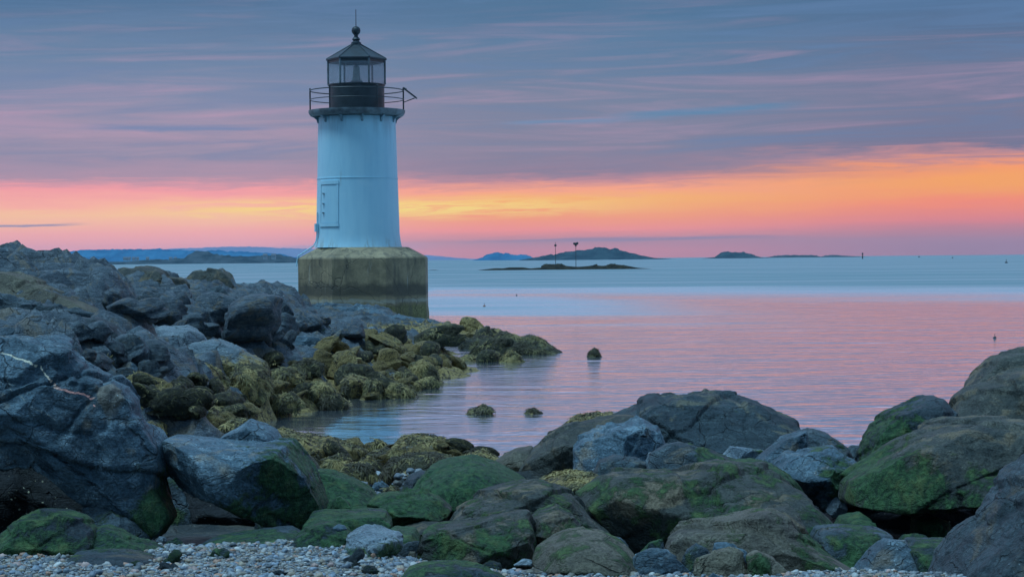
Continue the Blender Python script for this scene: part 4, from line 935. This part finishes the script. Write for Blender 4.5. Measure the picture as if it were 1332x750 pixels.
GROUND_PTS = []        # feet of the rocks, which the shore surface passes through
VEIN1 = np.array([(-40, 448), (0, 454), (20, 457), (40, 462), (55, 468), (68, 474), (74, 484), (80, 492), (88, 500), (100, 503), (112, 508), (124, 512), (132, 518), (136, 524)], float)
VEIN2 = np.array([(0, 492), (14, 496), (28, 488), (38, 498), (50, 508), (62, 520), (74, 528), (92, 540)], float)
def seg_dist(p, L):
    best = np.full(len(p), 1e9)
    for a, b in zip(L[:-1], L[1:]):
        ab = b - a; t = np.clip(((p - a) @ ab) / (ab @ ab), 0, 1)
        best = np.minimum(best, np.linalg.norm(p - (a + t[:, None] * ab), axis=1))
    return best

JOINTS = [(.22, -.55, .85), (-.45, -.95, .20), (.80, -.70, .15), (-.1, -.8, -.55), (-.85, -.45, .35), (.35, -.9, .45), (.5, .9, .3)]
def rock_shape(th_r, dep, lean, box, cut, blk, rough, sub, rng, pl=None, size=1.0, seed=0, joints=False):
    v, f = ico(sub)
    th, rr = th_r
    ang = np.arctan2(v[:, 2], v[:, 0]) % (2 * np.pi)
    r = np.interp(ang, th, rr, period=2 * np.pi)
    c = np.sqrt(v[:, 0] ** 2 + v[:, 2] ** 2); s = np.abs(v[:, 1])
    e = 2.0 / box
    C = c ** e; S = np.sign(v[:, 1]) * s ** e
    p = np.stack([r * C * np.cos(ang), dep * S, r * C * np.sin(ang)], 1)
    # flat broken faces, mostly on the side towards the sea and the viewer
    sc = np.array([size, dep, size])
    scq = np.array([np.ptp(p[:, 0]) / 2, dep, np.ptp(p[:, 2]) / 2])
    q = p / scq
    planes = []
    for k in range(cut):
        if joints:      # the bedrock splits along the same few directions everywhere
            n = np.array(JOINTS[(k + seed) % len(JOINTS)]) + rng.normal(size=3) * .28
            kk = rng.uniform(.50, .78) if abs(n[2]) < .6 else rng.uniform(.76, .93)
        else:
            n = rng.normal(size=3); n[1] = -abs(n[1]) * 1.2 - .35; n[2] = n[2] * .8 + .12
            if k % 4 == 3: n[1] = -n[1]
            kk = rng.uniform(.70, .92)
        n /= np.linalg.norm(n); planes.append((n, kk))
    for t in (pl or []):
        n = np.array(t[:3]); planes.append((n / np.linalg.norm(n), t[3]))
    for n, k in planes:
        d = q @ n; h = max(d.max() * k, d[np.abs(v[:, 1]) < .12].max() * .955)
        over = np.clip(d - h, 0, None)
        q = q - n * (over * .93)[:, None]
    p = q * scq
    p[:, 1] += lean * p[:, 2]
    nrm = q / np.maximum(np.linalg.norm(q, axis=1), 1e-6)[:, None]
    nrm[:, 1] /= max(dep / size, .25); nrm /= np.linalg.norm(nrm, axis=1)[:, None]
    off = rng.uniform(0, 90, 3)
    # fractured blocks: a stone breaks along joints into slightly stepped pieces
    if blk > 0:
        K = max(8, int(26 if sub >= 6 else 14))
        seeds = rng.normal(size=(K, 3)) * sc * .62
        warp = np.stack([fbm(p / size * 1.6 + off + 31 * k, seed + 40 + k, 3) for k in range(3)], 1) * size * .16
        pw = p + warp
        stretch = np.array([1.0, 1.0, 1.7])
        rz = rng.uniform(-.6, .6); cz, sz = math.cos(rz), math.sin(rz)
        RR = np.array([[cz, 0, sz], [0, 1, 0], [-sz, 0, cz]])
        pa = (pw @ RR.T) * stretch; sa = (seeds @ RR.T) * stretch
        D2 = np.linalg.norm(pa[:, None] - sa[None], axis=2)
        srt = np.partition(D2, 1, axis=1)
        edge = (srt[:, 1] - srt[:, 0]) / size
        idx = D2.argmin(1)
        wgt = np.exp(-((D2 - srt[:, :1]) / (size * .035)) ** 2); wgt /= wgt.sum(1)[:, None]
        offs = rng.uniform(-1, 1, K); grad = rng.normal(size=(K, 3)) * .8
        loc = (pw[:, None] - seeds[None]) / size
        val = offs[None] + (loc * grad[None]).sum(2)
        disp = (wgt * val).sum(1) * blk * size
        groove = np.exp(-(edge / .035) ** 2) * blk * size * .55
        p = p + nrm * (disp - groove)[:, None]
    if cut > 2:
        # long straight joints: one side of each stands a little proud of the other
        for k in range(3 if sub >= 6 else 2):
            n = np.array([(.95, .25, .30), (.30, .2, .95), (-.60, .3, .75), (.7, .2, -.7)][(k + seed) % 4]) + rng.normal(size=3) * .15
            n /= np.linalg.norm(n)
            hw = np.array([np.ptp(p[:, 0]), 2 * dep, np.ptp(p[:, 2])]) / 2
            o = rng.uniform(-.45, .45, 3) * hw
            d = (p - o) @ n + fbm(p / size * 1.5 + off + 7 * k, seed + 90 + k, 3) * size * .07
            w = size * (.016 if sub >= 6 else .035)
            step = 1 / (1 + np.exp(-np.clip(d / (w * .7), -30, 30)))
            p = p + nrm * ((step - .5) * size * rng.uniform(.03, .085) - np.exp(-(d / w) ** 2) * size * .05)[:, None]
    lay = fbm((p @ np.array(Matrix.Rotation(-.6, 3, 'Y')).T) / size * np.array([1.5, 1.5, 7.0]) + off, seed + 7, 4, .55)
    nn = fbm(p / size * 2.3 + off, seed, 6, .52)
    p = p + nrm * ((nn * .55 + lay * .45 + .35 * fbm(p / size * 9 + off, seed + 3, 3, .6)) * rough * size)[:, None]
    return p, f

def mean_dist_px(p):
    """world points -> photo pixels"""
    d = (p - np.array([0, 0, EYE])) @ CAMN
    return np.stack([666 - FK * d[:, 0] / d[:, 2], 375 + FK * d[:, 1] / d[:, 2]], 1)

def frond_mat():
    m, nt, out = new_mat('rockweed_frond')
    at_ = nt.node('ShaderNodeAttribute', attribute_name='tint')
    b = nt.node('ShaderNodeBsdfPrincipled'); nt.link(at_.outputs['Color'], b.inputs[0]); nt.setin(b, 'Roughness', .6); nt.setin(b, 'Specular IOR Level', .2)
    nt.link(b.outputs[0], out.inputs[0]); return m
FROND = frond_mat()
def fronds(v, f, n, length, width, dark, rng, lim=None):
    """straps of weed lying down over a stone: returns vertices, quads, colours"""
    a, b, c = v[f[:, 0]], v[f[:, 1]], v[f[:, 2]]
    nr = np.cross(b - a, c - a); ar = np.linalg.norm(nr, axis=1); nr = nr / np.maximum(ar, 1e-9)[:, None]
    cen = (a + b + c) / 3
    w = ar * np.clip(nr[:, 2] + .55, 0, 1) * np.clip(.6 - nr[:, 1], .05, 1.2)
    if lim is not None: w = w * (cen[:, 2] < lim)
    cl = fbm(cen / max(np.ptp(v[:, 0]), .1) * 5 + rng.uniform(0, 50, 3), 3, 3)
    w = w * np.clip(.35 + cl * 1.4, 0.0, 1.5)
    if w.sum() <= 0: return None
    k = rng.choice(len(f), n, p=w / w.sum())
    p = cen[k]; nn = nr[k]
    down = np.array([0, 0, -1.0]) - nn * (-nn[:, 2])[:, None]
    down = down + rng.normal(0, .85, (n, 3)); down -= nn * (down * nn).sum(1)[:, None]
    down /= np.maximum(np.linalg.norm(down, axis=1), 1e-6)[:, None]
    side = np.cross(nn, down)
    L = length * rng.uniform(.5, 1.3, n); Wd = width * rng.uniform(.6, 1.4, n)
    S = 4; rows = []
    curl = rng.normal(0, .6, n)
    for j in range(S + 1):
        t = j / S
        q = p + down * (L * t)[:, None] + side * (L * curl * t * t)[:, None] + nn * (.006 + .012 * math.sin(t * 3.0))
        q[:, 2] -= .25 * L * t * t
        hw = Wd * (.45 + .75 * math.sin(math.pi * (.15 + .7 * t)))
        rows += [q - side * hw[:, None] * .5, q + side * hw[:, None] * .5]
    V = np.stack(rows, 1)
    qd = []
    for j in range(S): qd.append([2 * j, 2 * j + 1, 2 * j + 3, 2 * j + 2])
    Q = (np.arange(n) * 2 * (S + 1))[:, None, None] + np.array(qd)[None]
    light = np.array([.34, .255, .10]); mid_ = np.array([.17, .145, .06]); dk = np.array([.05, .042, .024])
    clump = fbm(p / max(np.ptp(v[:, 0]), .1) * 4 + rng.uniform(0, 50, 3), 4, 3)
    u = np.clip((.5 - dark) + clump * .9 + rng.normal(0, .22, n), 0, 1)
    colr = np.where(u[:, None] < .5, dk + (mid_ - dk) * (u[:, None] * 2), mid_ + (light - mid_) * (u[:, None] * 2 - 1))
    colr = np.concatenate([np.repeat(colr, 2 * (S + 1), 0), np.ones((n * 2 * (S + 1), 1))], 1)
    return V.reshape(-1, 3), Q.reshape(-1, 4), colr

def build_rocks():
    group = ''
    n = 0
    for line in SPEC.strip().splitlines():
        if line.startswith('@'):
            group = line[1:].strip(); continue
        name, label, mat, D, opts, outline = line.split('|')
        D = float(D); o = parse_opts(opts); n += 1
        rng = np.random.default_rng(1000 + n * 7)
        px = np.array([[float(x) for x in t.split(',')] for t in outline.split()])
        W3 = at(px[:, 0], px[:, 1], D)
        P = W3[:, [0, 2]]
        if True:   # centre of area
            x, z = P[:, 0], P[:, 1]; x1, z1_ = np.roll(x, -1), np.roll(z, -1)
            cr = x * z1_ - x1 * z; A = cr.sum() / 2
            c = np.array([((x + x1) * cr).sum(), ((z + z1_) * cr).sum()]) / (6 * A)
        th = np.linspace(0, 2 * np.pi, 720, endpoint=False)
        rr = poly_radius(P, c, th)
        k = 3; ker = np.hanning(k + 2)[1:-1]; ker /= ker.sum()
        rr = np.convolve(np.concatenate([rr[-k:], rr, rr[:k]]), ker, 'same')[k:-k]
        size = float(rr.mean())
        wpx = np.ptp(px[:, 0])
        sub = int(o.get('sub', 5 if wpx > 60 else 4))
        dep = 1.2 * float(o.get('dep', size * .85))
        if mat in ('olive', 'kelp'):
            blk = float(o.get('blk', .03)); rough = .085
        else:
            blk = float(o.get('blk', .045)); rough = .032
        if mat in ('brown',): rough = .026
        box = float(o.get('box', 2.7)); cut = int(o.get('cut', 4)); lean = float(o.get('lean', .2))
        if mat not in ('olive', 'kelp') and cut > 2 and not o.get('j'): cut += 6
        pl = [[float(u) for u in t.split(',')] for t in o['pl'].split(';')] if 'pl' in o else None
        v, f = rock_shape((th, rr), dep, lean, box, cut, blk, rough, sub, rng, pl, size, n, mat not in ('olive', 'kelp') and not o.get('j'))
        org = np.array([c[0], D * K, P[:, 1].min()])
        v[:, 2] += c[1] - org[2]
        world_v = v + org
        pix = mean_dist_px(world_v)
        moss = np.full(len(v), float(o.get('moss', 0.0)))
        if 'mb' in o:
            for b in o['mb'].split(';'):
                bx, by, br, bs = [float(t) for t in b.split(',')]
                # centre of the growth in the stone's own frame
                bc = at(bx, by, D)[[0, 2]] - org[[0, 2]]
                rad = br * D / F
                dd = np.hypot(v[:, 0] - bc[0], v[:, 2] - bc[1])
                moss = np.maximum(moss, bs * np.exp(-(dd / rad) ** 2 * .8))
        attrs = {'moss': moss}
        if o.get('vein'):
            to3 = lambda L: at(L[:, 0], L[:, 1], D)[:, [0, 2]] - org[[0, 2]]
            wob = np.stack([fbm(v * 9, 5, 3), fbm(v * 9, 6, 3)], 1) * .012
            p2 = v[:, [0, 2]] + wob
            front = v[:, 1] < .5
            d1 = seg_dist(p2, to3(VEIN1)); d2 = seg_dist(p2, to3(VEIN2))
            ve = np.clip(1.2 - d1 / .0075, 0, 1) * front
            ve = np.maximum(ve, np.clip(.44 - d2 / .05, 0, 1) * front)
            attrs['vein'] = ve
            attrs['pink'] = np.clip((pix[:, 0] - 60) / 25, 0, 1) * (d1 < .06)
        me = raw_mesh(name, v, f, M[mat], True, attrs)
        ob = link(name, me, None, org)
        tag(ob, label, {'boulder': 'boulder', 'pebble': 'pebble', 'stone': 'stone', 'slab': 'slab', 'ledge': 'ledge'}.get(name, 'rock'), group)
        if mat in ('olive', 'kelp') or (mat == 'weedy' and D < 20):
            nf = int(np.clip(wpx * np.ptp(px[:, 1]) * .75, 80, 2600))
            fr = fronds(v, f, nf, .04 + .0022 * D, .005 + .0004 * D, .75 if mat == 'kelp' else .08, rng, .45 * np.ptp(v[:, 2]) if mat == 'weedy' else None)
            if fr: link('rockweed', raw_mesh('rockweed', fr[0], fr[1], FROND, True, {'tint': fr[2]}), ob)
        # foot of the stone, sunk a little into the shore
        zmin, zmax = P[:, 1].min(), P[:, 1].max()
        emb = .58 if ('left shore' in group and mat not in ('olive', 'kelp')) else .22
        GROUND_PTS.append((c[0], D + .1 * dep / K, zmin + emb * (zmax - zmin), np.ptp(P[:, 0]), group, name, label))
build_rocks()

# ------------------------------------------------------------------ shore surface
def beach_z(x, y):
    return np.interp(y, [3, 5.3, 6.0, 6.5, 7.0, 8.0, 9, 11, 13.2, 16, 22, 60], [.92, .74, .70, .62, .46, .30, .20, .05, -.15, -.5, -.9, -1.4])
def shore_height(x, y):
    """x, y flat arrays, y at its nominal depth"""
    pts = np.array([(a, b, c) for a, b, c, *_ in GROUND_PTS if b > 9.0])
    extra = [(-14, 17, 2.6), (-16, 22, 2.9), (-18, 28, 2.6), (-12, 34, 1.7), (-20, 36, .6), (-10, 44, -.3), (-5.5, 41, .12), (-2, 45, -.6), (-9, 40, .6), (-25, 42, -.8), (-30, 30, .6), (-7.5, 10.5, .9), (-9, 13, 1.5),
             (-4.0, 17.2, -.15), (-2.5, 17.0, -.3), (-1, 16, -.45), (0.5, 17, -.6), (3, 18, -.8), (-2, 14.2, -.2), (0, 13.8, -.2), (-1.0, 20.5, -.5), (1, 23, -.8), (3.5, 14, -.4), (6, 14, -.3), (4.2, 24, -.9), (3, 31, -.7), (2.5, 28.5, -.5), (.5, 34, -.4),
             (0, 38, -.5), (6, 34, -1.2), (8, 20, -1.2), (8, 12, .1), (9, 9, .6), (-3, 15.5, -.4), (-3.3, 16.5, -.4), (-2.7, 14.1, -.3), (-3.2, 14.6, -.25), (-1.5, 15, -.45), (-1.5, 13.5, -.25), (-.6, 13.3, -.25), (-2.2, 13.1, -.2), (-3.6, 15.8, -.3), (-2.9, 17.3, -.3), (-2.0, 18.2, -.4), (-1.6, 19.6, -.4), (2.9, 12.2, -.3), (3.6, 12.2, -.3), (3.3, 13, -.5), (.35, 11.7, -.15), (.1, 11.5, -.1), (.6, 12.4, -.3), (1.5, 12.6, -.4), (-5.2, 38.6, .55), (-2.5, 38.2, -.02), (-2.6, 40, -.1), (-7, 38.6, .6)]
    pts = np.concatenate([pts, np.array(extra)])
    Z = np.zeros(len(x)); 
    for i in range(0, len(x), 20000):
        s = slice(i, i + 20000)
        d2 = (x[s, None] - pts[None, :, 0]) ** 2 + ((y[s, None] - pts[None, :, 1]) * .8) ** 2
        w = 1.0 / (d2 + .03) ** 2.0
        Z[s] = (w * pts[None, :, 2]).sum(1) / w.sum(1)
    Z = np.where((y > 41) & (x > -3.0), np.minimum(Z, -.9), Z)
    near = beach_z(x, y + np.clip((x + .9) * .5, -.2, .54))
    k = np.clip((y - 9.0) / 2.0, 0, 1); k = k * k * (3 - 2 * k)
    return near * (1 - k) + Z * k

def build_shore():
    xs = np.concatenate([np.arange(-34, -12, .22), np.arange(-12, 9.5, .085)])
    ys = np.concatenate([np.arange(3.0, 24, .05), np.arange(24, 48, .09)])
    XX, YY = np.meshgrid(xs, ys)
    x, y = XX.ravel(), YY.ravel()
    z = shore_height(x, y)
    yn = y; y = y * K
    p = np.stack([x, y, z], 1)
    rocky = np.clip((yn - 8.2) / 1.5, 0, 1)
    up = np.clip((z + .2) / .4, 0, 1)
    wrp = np.stack([fbm(p * .9, 61, 3), fbm(p * .9, 62, 3), 0 * x], 1) * .35
    q = p + wrp
    cell = np.abs(vnoise(q * np.array([1.3, 1.6, 2.5]), 70))
    lay = fbm(np.stack([q[:, 0] * .55 + q[:, 2] * 2, q[:, 1] * 2.6, q[:, 2] * 3], 1), 71, 5, .55)
    z = z + rocky * up * (.22 * lay + .14 * fbm(q * 1.4, 72, 5, .55) - .13 * np.exp(-(cell / .08) ** 2))
    z = z + (1 - rocky) * .02 * fbm(p * 3, 73, 3)
    nx, ny = len(xs), len(ys)
    idx = np.arange(nx * ny).reshape(ny, nx)
    f = np.stack([idx[:-1, :-1].ravel(), idx[:-1, 1:].ravel(), idx[1:, 1:].ravel(), idx[1:, :-1].ravel()], 1)
    v = np.stack([x, y, z], 1)
    me = raw_mesh('shore', v, f, None, True, {'moss': np.zeros(len(x))})
    me.materials.append(M['ledge']); me.materials.append(gravel_mat()); me.materials.append(M['ground'])
    fc = v[f].mean(1); cy = fc[:, 1] / K + .3 * vnoise(fc * 1.3, 9)
    me.polygons.foreach_set('material_index', np.where(cy < 7.3, 1, np.where(cy < 10.4, 2, 0)).astype(np.int32))
    o = link('shore', me); tag(o, kind='structure')
    return xs, ys * K, z.reshape(ny, nx)

def gravel_mat():
    m, nt, out = new_mat('gravel')
    tc = nt.node('ShaderNodeTexCoord'); ob = tc.outputs['Object']
    v1 = nt.node('ShaderNodeTexVoronoi'); nt.setin(v1, 'Scale', 42.0); nt.link(ob, v1.inputs['Vector'])
    s = nt.node('ShaderNodeSeparateColor'); nt.link(v1.outputs['Color'], s.inputs[0])
    col = nt.ramp(s.outputs[0], [(0, (.05, .06, .07, 1)), (.3, (.16, .19, .21, 1)), (.6, (.30, .30, .27, 1)), (.85, (.22, .16, .11, 1)), (1, (.5, .5, .47, 1))])
    col = nt.mix(nt.smooth(v1.outputs['Distance'], .35, .75), col, (.06, .055, .045, 1))
    b = nt.node('ShaderNodeBsdfPrincipled'); nt.link(col, b.inputs[0]); nt.setin(b, 'Roughness', .7)
    bp = nt.node('ShaderNodeBump'); nt.setin(bp, 'Strength', .8); nt.setin(bp, 'Distance', .015); nt.link(nt.math('SUBTRACT', 1.0, v1.outputs['Distance']), bp.inputs['Height']); nt.link(bp.outputs[0], b.inputs['Normal'])
    nt.link(b.outputs[0], out.inputs[0]); return m

SX, SY, SZ = build_shore()
def ground_at(x, y):
    i = np.clip(np.searchsorted(SX, x) - 1, 0, len(SX) - 2); j = np.clip(np.searchsorted(SY, y) - 1, 0, len(SY) - 2)
    u = (x - SX[i]) / (SX[i + 1] - SX[i]); w = (y - SY[j]) / (SY[j + 1] - SY[j])
    return (SZ[j, i] * (1 - u) + SZ[j, i + 1] * u) * (1 - w) + (SZ[j + 1, i] * (1 - u) + SZ[j + 1, i + 1] * u) * w

# ------------------------------------------------------------------ gravel stones
def pebble_cloud(name, n, xr, yr, smin, smax, seed, mask=None):
    rng = np.random.default_rng(seed)
    x = rng.uniform(*xr, n); y = rng.uniform(*yr, n) * K
    if mask is not None:
        k = mask(x, y / K); x, y = x[k], y[k]; n = len(x)
    z = ground_at(x, y)
    s = smin * (smax / smin) ** (rng.uniform(0, 1, n) ** 3.2)
    v0, f0 = ico(2)
    sq = rng.uniform(.45, .85, n); st = rng.uniform(.75, 1.25, n); a = rng.uniform(0, 6.28, n); tl = rng.normal(0, .25, n)
    wob = 1 + .16 * rng.normal(size=(6, len(v0)))
    wv = v0[None] * wob[rng.integers(0, 6, n)][..., None]
    px_ = wv[..., 0] * st[:, None]; py_ = wv[..., 1]; pz_ = wv[..., 2] * sq[:, None]
    pz2 = pz_ + px_ * tl[:, None]
    X_ = px_ * np.cos(a)[:, None] - py_ * np.sin(a)[:, None]; Y_ = px_ * np.sin(a)[:, None] + py_ * np.cos(a)[:, None]
    V = np.stack([x[:, None] + X_ * s[:, None], y[:, None] + Y_ * s[:, None], z[:, None] + (pz2 + .25) * s[:, None]], 2).reshape(-1, 3)
    Fc = (f0[None] + (np.arange(n) * len(v0))[:, None, None]).reshape(-1, 3)
    pal = np.array([(.50, .50, .47), (.34, .37, .38), (.20, .25, .29), (.12, .15, .17), (.26, .33, .40), (.42, .34, .25), (.48, .27, .18), (.55, .38, .33), (.30, .27, .21), (.62, .62, .58), (.18, .17, .15), (.38, .42, .44)])
    pr = np.array([.14, .16, .15, .08, .12, .09, .05, .05, .06, .05, .05, .10]); pr = pr / pr.sum()
    c = pal[rng.choice(len(pal), n, p=pr)] * rng.uniform(.42, .85, (n, 1))
    colr = np.concatenate([np.repeat(c, len(v0), 0), np.ones((n * len(v0), 1))], 1)
    m, nt, out = new_mat('pebble_stone')
    at_ = nt.node('ShaderNodeAttribute', attribute_name='tint'); tc = nt.node('ShaderNodeTexCoord')
    nn = nt.noise(tc.outputs['Object'], 160.0, 3.0, .6)
    b = nt.node('ShaderNodeBsdfPrincipled')
    nt.link(nt.mix(1.0, at_.outputs['Color'], vec3(nt, *(nt.smooth(nn, .3, .7, .75, 1.2),) * 3), 'MULTIPLY'), b.inputs[0]); nt.setin(b, 'Roughness', .55)
    nt.link(b.outputs[0], out.inputs[0])
    o = link(name, raw_mesh(name, V, Fc, m, True, {'tint': colr}))
    tag(o, kind='stuff')
    return o
pb = pebble_cloud('gravel', 42000, (-3.4, 3.4), (4.9, 6.9), .005, .024, 5, lambda x, y: y + np.clip((x + .9) * .5, -.2, .54) + .12 * vnoise(np.stack([x * 2.2, y * 2.2, 0 * x], 1), 5) < 6.55)
tag(pb, 'loose grey, white and rust pebbles covering the beach', 'gravel', kind='stuff')
pb = pebble_cloud('gravel', 2600, (-2.2, -.6), (8.6, 11.2), .015, .06, 6)
tag(pb, 'pebbles in the gap among the rockweed mounds', 'gravel', kind='stuff')

# ------------------------------------------------------------------ smaller loose rocks
def protos(mat, n, seed, cut, rough, blk):
    r = []
    for k in range(n):
        rng = np.random.default_rng(seed + k)
        th = np.linspace(0, 2 * np.pi, 720, endpoint=False)
        rr = 1 + .22 * np.interp(th, np.linspace(0, 2 * np.pi, 9), np.append(rng.normal(size=8), 0) * [1] * 9, period=2 * np.pi)
        rr = np.clip(rr, .6, 1.5)
        v, f = rock_shape((th, rr), rng.uniform(.7, 1.1), 0, 2.5, cut, blk, rough, 4, rng, None, 1.0, seed + k, mat in ('ledge', 'weedy', 'dark'))
        v[:, 2] *= .72
        if mat in ('olive', 'kelp'):
            fr = fronds(v, f, 320, .19, .038, .45 if mat == 'kelp' else .08, rng)
            fq = np.concatenate([fr[1][:, [0, 1, 2]], fr[1][:, [0, 2, 3]]]) + len(v)
            me = raw_mesh('rock', np.concatenate([v, fr[0]]), np.concatenate([f, fq]), M[mat], True, {'tint': np.concatenate([np.zeros((len(v), 4)), fr[2]])})
            me.materials.append(FROND)
            me.polygons.foreach_set('material_index', np.concatenate([np.zeros(len(f)), np.ones(len(fq))]).astype(np.int32))
            r.append(me); continue
        r.append(raw_mesh('rock', v, f, M[mat], True, {'moss': np.full(len(v), (.15, .62, .4)[k % 3] if mat == 'dark' else 0.0)}))
    return r
PROT = {'olive': protos('olive', 5, 300, 2, .09, .04), 'kelp': protos('kelp', 3, 330, 1, .10, .03), 'ledge': protos('ledge', 6, 360, 7, .05, .06), 'dark': protos('dark', 6, 450, 7, .05, .06), 'weedy': protos('weedy', 5, 400, 6, .05, .06)}
PLACED = [(a, b * K, .38 * w) for a, b, c_, w, *_ in GROUND_PTS]
def scatter(mats, n, poly, smin, smax, seed, label, group, name='rock', sink=.25, near=9.5):
    """poly: photo pixels of the part of the slope; rocks stand where the view meets the shore there"""
    rng = np.random.default_rng(seed)
    poly = np.array(poly, float); k = 0; tries = 0
    while k < n and tries < n * 40:
        tries += 1
        q = np.array([rng.uniform(poly[:, 0].min(), poly[:, 0].max()), rng.uniform(poly[:, 1].min(), poly[:, 1].max())])
        ins = False
        for a, b in zip(poly, np.roll(poly, -1, 0)):
            if (a[1] > q[1]) != (b[1] > q[1]) and q[0] < (b[0] - a[0]) * (q[1] - a[1]) / (b[1] - a[1]) + a[0]: ins = not ins
        if not ins: continue
        Ds = np.arange(near, 44, .06)
        ln = at(np.full(len(Ds), q[0]), np.full(len(Ds), q[1]), 1.0)
        P = np.array([0, 0, EYE]) + (ln - np.array([0, 0, EYE])) * Ds[:, None]
        gz = ground_at(P[:, 0], P[:, 1])
        hit = np.nonzero(P[:, 2] <= gz)[0]
        if not len(hit): continue
        p = P[hit[0]]
        s = smin * (smax / smin) ** (rng.uniform() ** 1.6)
        if any((p[0] - a) ** 2 + (p[1] - b) ** 2 < (w + s * .35) ** 2 * .5 for a, b, w in PLACED): continue
        mt = mats[rng.integers(len(mats))]
        me = PROT[mt][rng.integers(len(PROT[mt]))]
        o = link(name, me, None, (p[0], p[1], gz[hit[0]] + s * sink))
        o.scale = (s * rng.uniform(.85, 1.3), s * rng.uniform(.8, 1.2), s * rng.uniform(.7, 1.1))
        o.rotation_euler = (rng.normal(0, .3), rng.normal(0, .3), rng.uniform(0, 6.28))
        tag(o, label, 'rock', group)
        PLACED.append((p[0], p[1], s)); k += 1
scatter(['olive', 'olive', 'kelp', 'weedy'], 46, [(345, 478), (470, 470), (590, 470), (570, 492), (540, 515), (470, 522), (350, 528)], .16, .42, 1, 'small olive rockweed-covered stone in the heap along the far waterline of the cove', 'small weedy stones along the far waterline')
scatter(['olive', 'kelp'], 26, [(165, 505), (300, 515), (330, 545), (300, 560), (200, 555)], .10, .26, 2, 'small weedy stone around the shallow pool behind the quartz-veined boulder', 'small weedy stones around the shallow pool')
scatter(['ledge', 'ledge', 'weedy'], 30, [(140, 400), (250, 390), (400, 405), (470, 430), (430, 470), (330, 450), (220, 440), (150, 420)], .18, .55, 3, 'small broken grey rock on the middle of the left shore slope', 'broken rocks on the middle slope')
scatter(['ledge', 'weedy', 'weedy'], 26, [(100, 455), (160, 455), (200, 470), (215, 505), (160, 505), (110, 480)], .10, .30, 4, 'small grey cobble in the gully between quartz-veined boulder and pointed blue boulder', 'cobbles in the gully on the left slope')
scatter(['kelp', 'olive'], 26, [(480, 440), (640, 445), (640, 478), (560, 476), (480, 465)], .18, .5, 5, 'small dark weedy stone on the flank of the point below the lighthouse', 'weedy stones on the flank of the point')
scatter(['olive', 'kelp'], 18, [(360, 570), (470, 585), (640, 595), (640, 605), (470, 612), (370, 605)], .10, .22, 6, 'small weedy stone among the rockweed mounds at the near edge of the cove', 'small weedy stones at the near edge of the cove')
scatter(['dark'], 34, [(230, 640), (560, 610), (700, 615), (1080, 640), (1150, 700), (1090, 735), (820, 735), (640, 725), (380, 715), (230, 705)], .05, .19, 7, 'small dark angular stone wedged between the big boulders at the back of the gravel', 'small stones between the beach boulders', 'stone', .2, 5.7)
scatter(['dark'], 16, [(150, 718), (620, 722), (900, 742), (900, 750), (100, 750)], .03, .075, 8, 'palm-sized dark stone lying loose on the gravel', 'loose stones on the gravel', 'stone', .2, 5.2)

# ------------------------------------------------------------------ sea air
q = MB(); q.box((0, 5535, 46.0), (15200, 11270, 97.4))
hm = bpy.data.materials.new('sea_air'); hm.use_nodes = True; hm.node_tree.nodes.clear()
nt = NT(hm.node_tree); out = nt.node('ShaderNodeOutputMaterial'); pv = nt.node('ShaderNodeVolumePrincipled')
nt.setin(pv, 'Color', (.62, .80, .95, 1)); nt.setin(pv, 'Density', 0.00005); nt.setin(pv, 'Anisotropy', 0.0)
nt.link(pv.outputs[0], out.inputs['Volume'])
tag(q.build('haze', hm), kind='stuff')
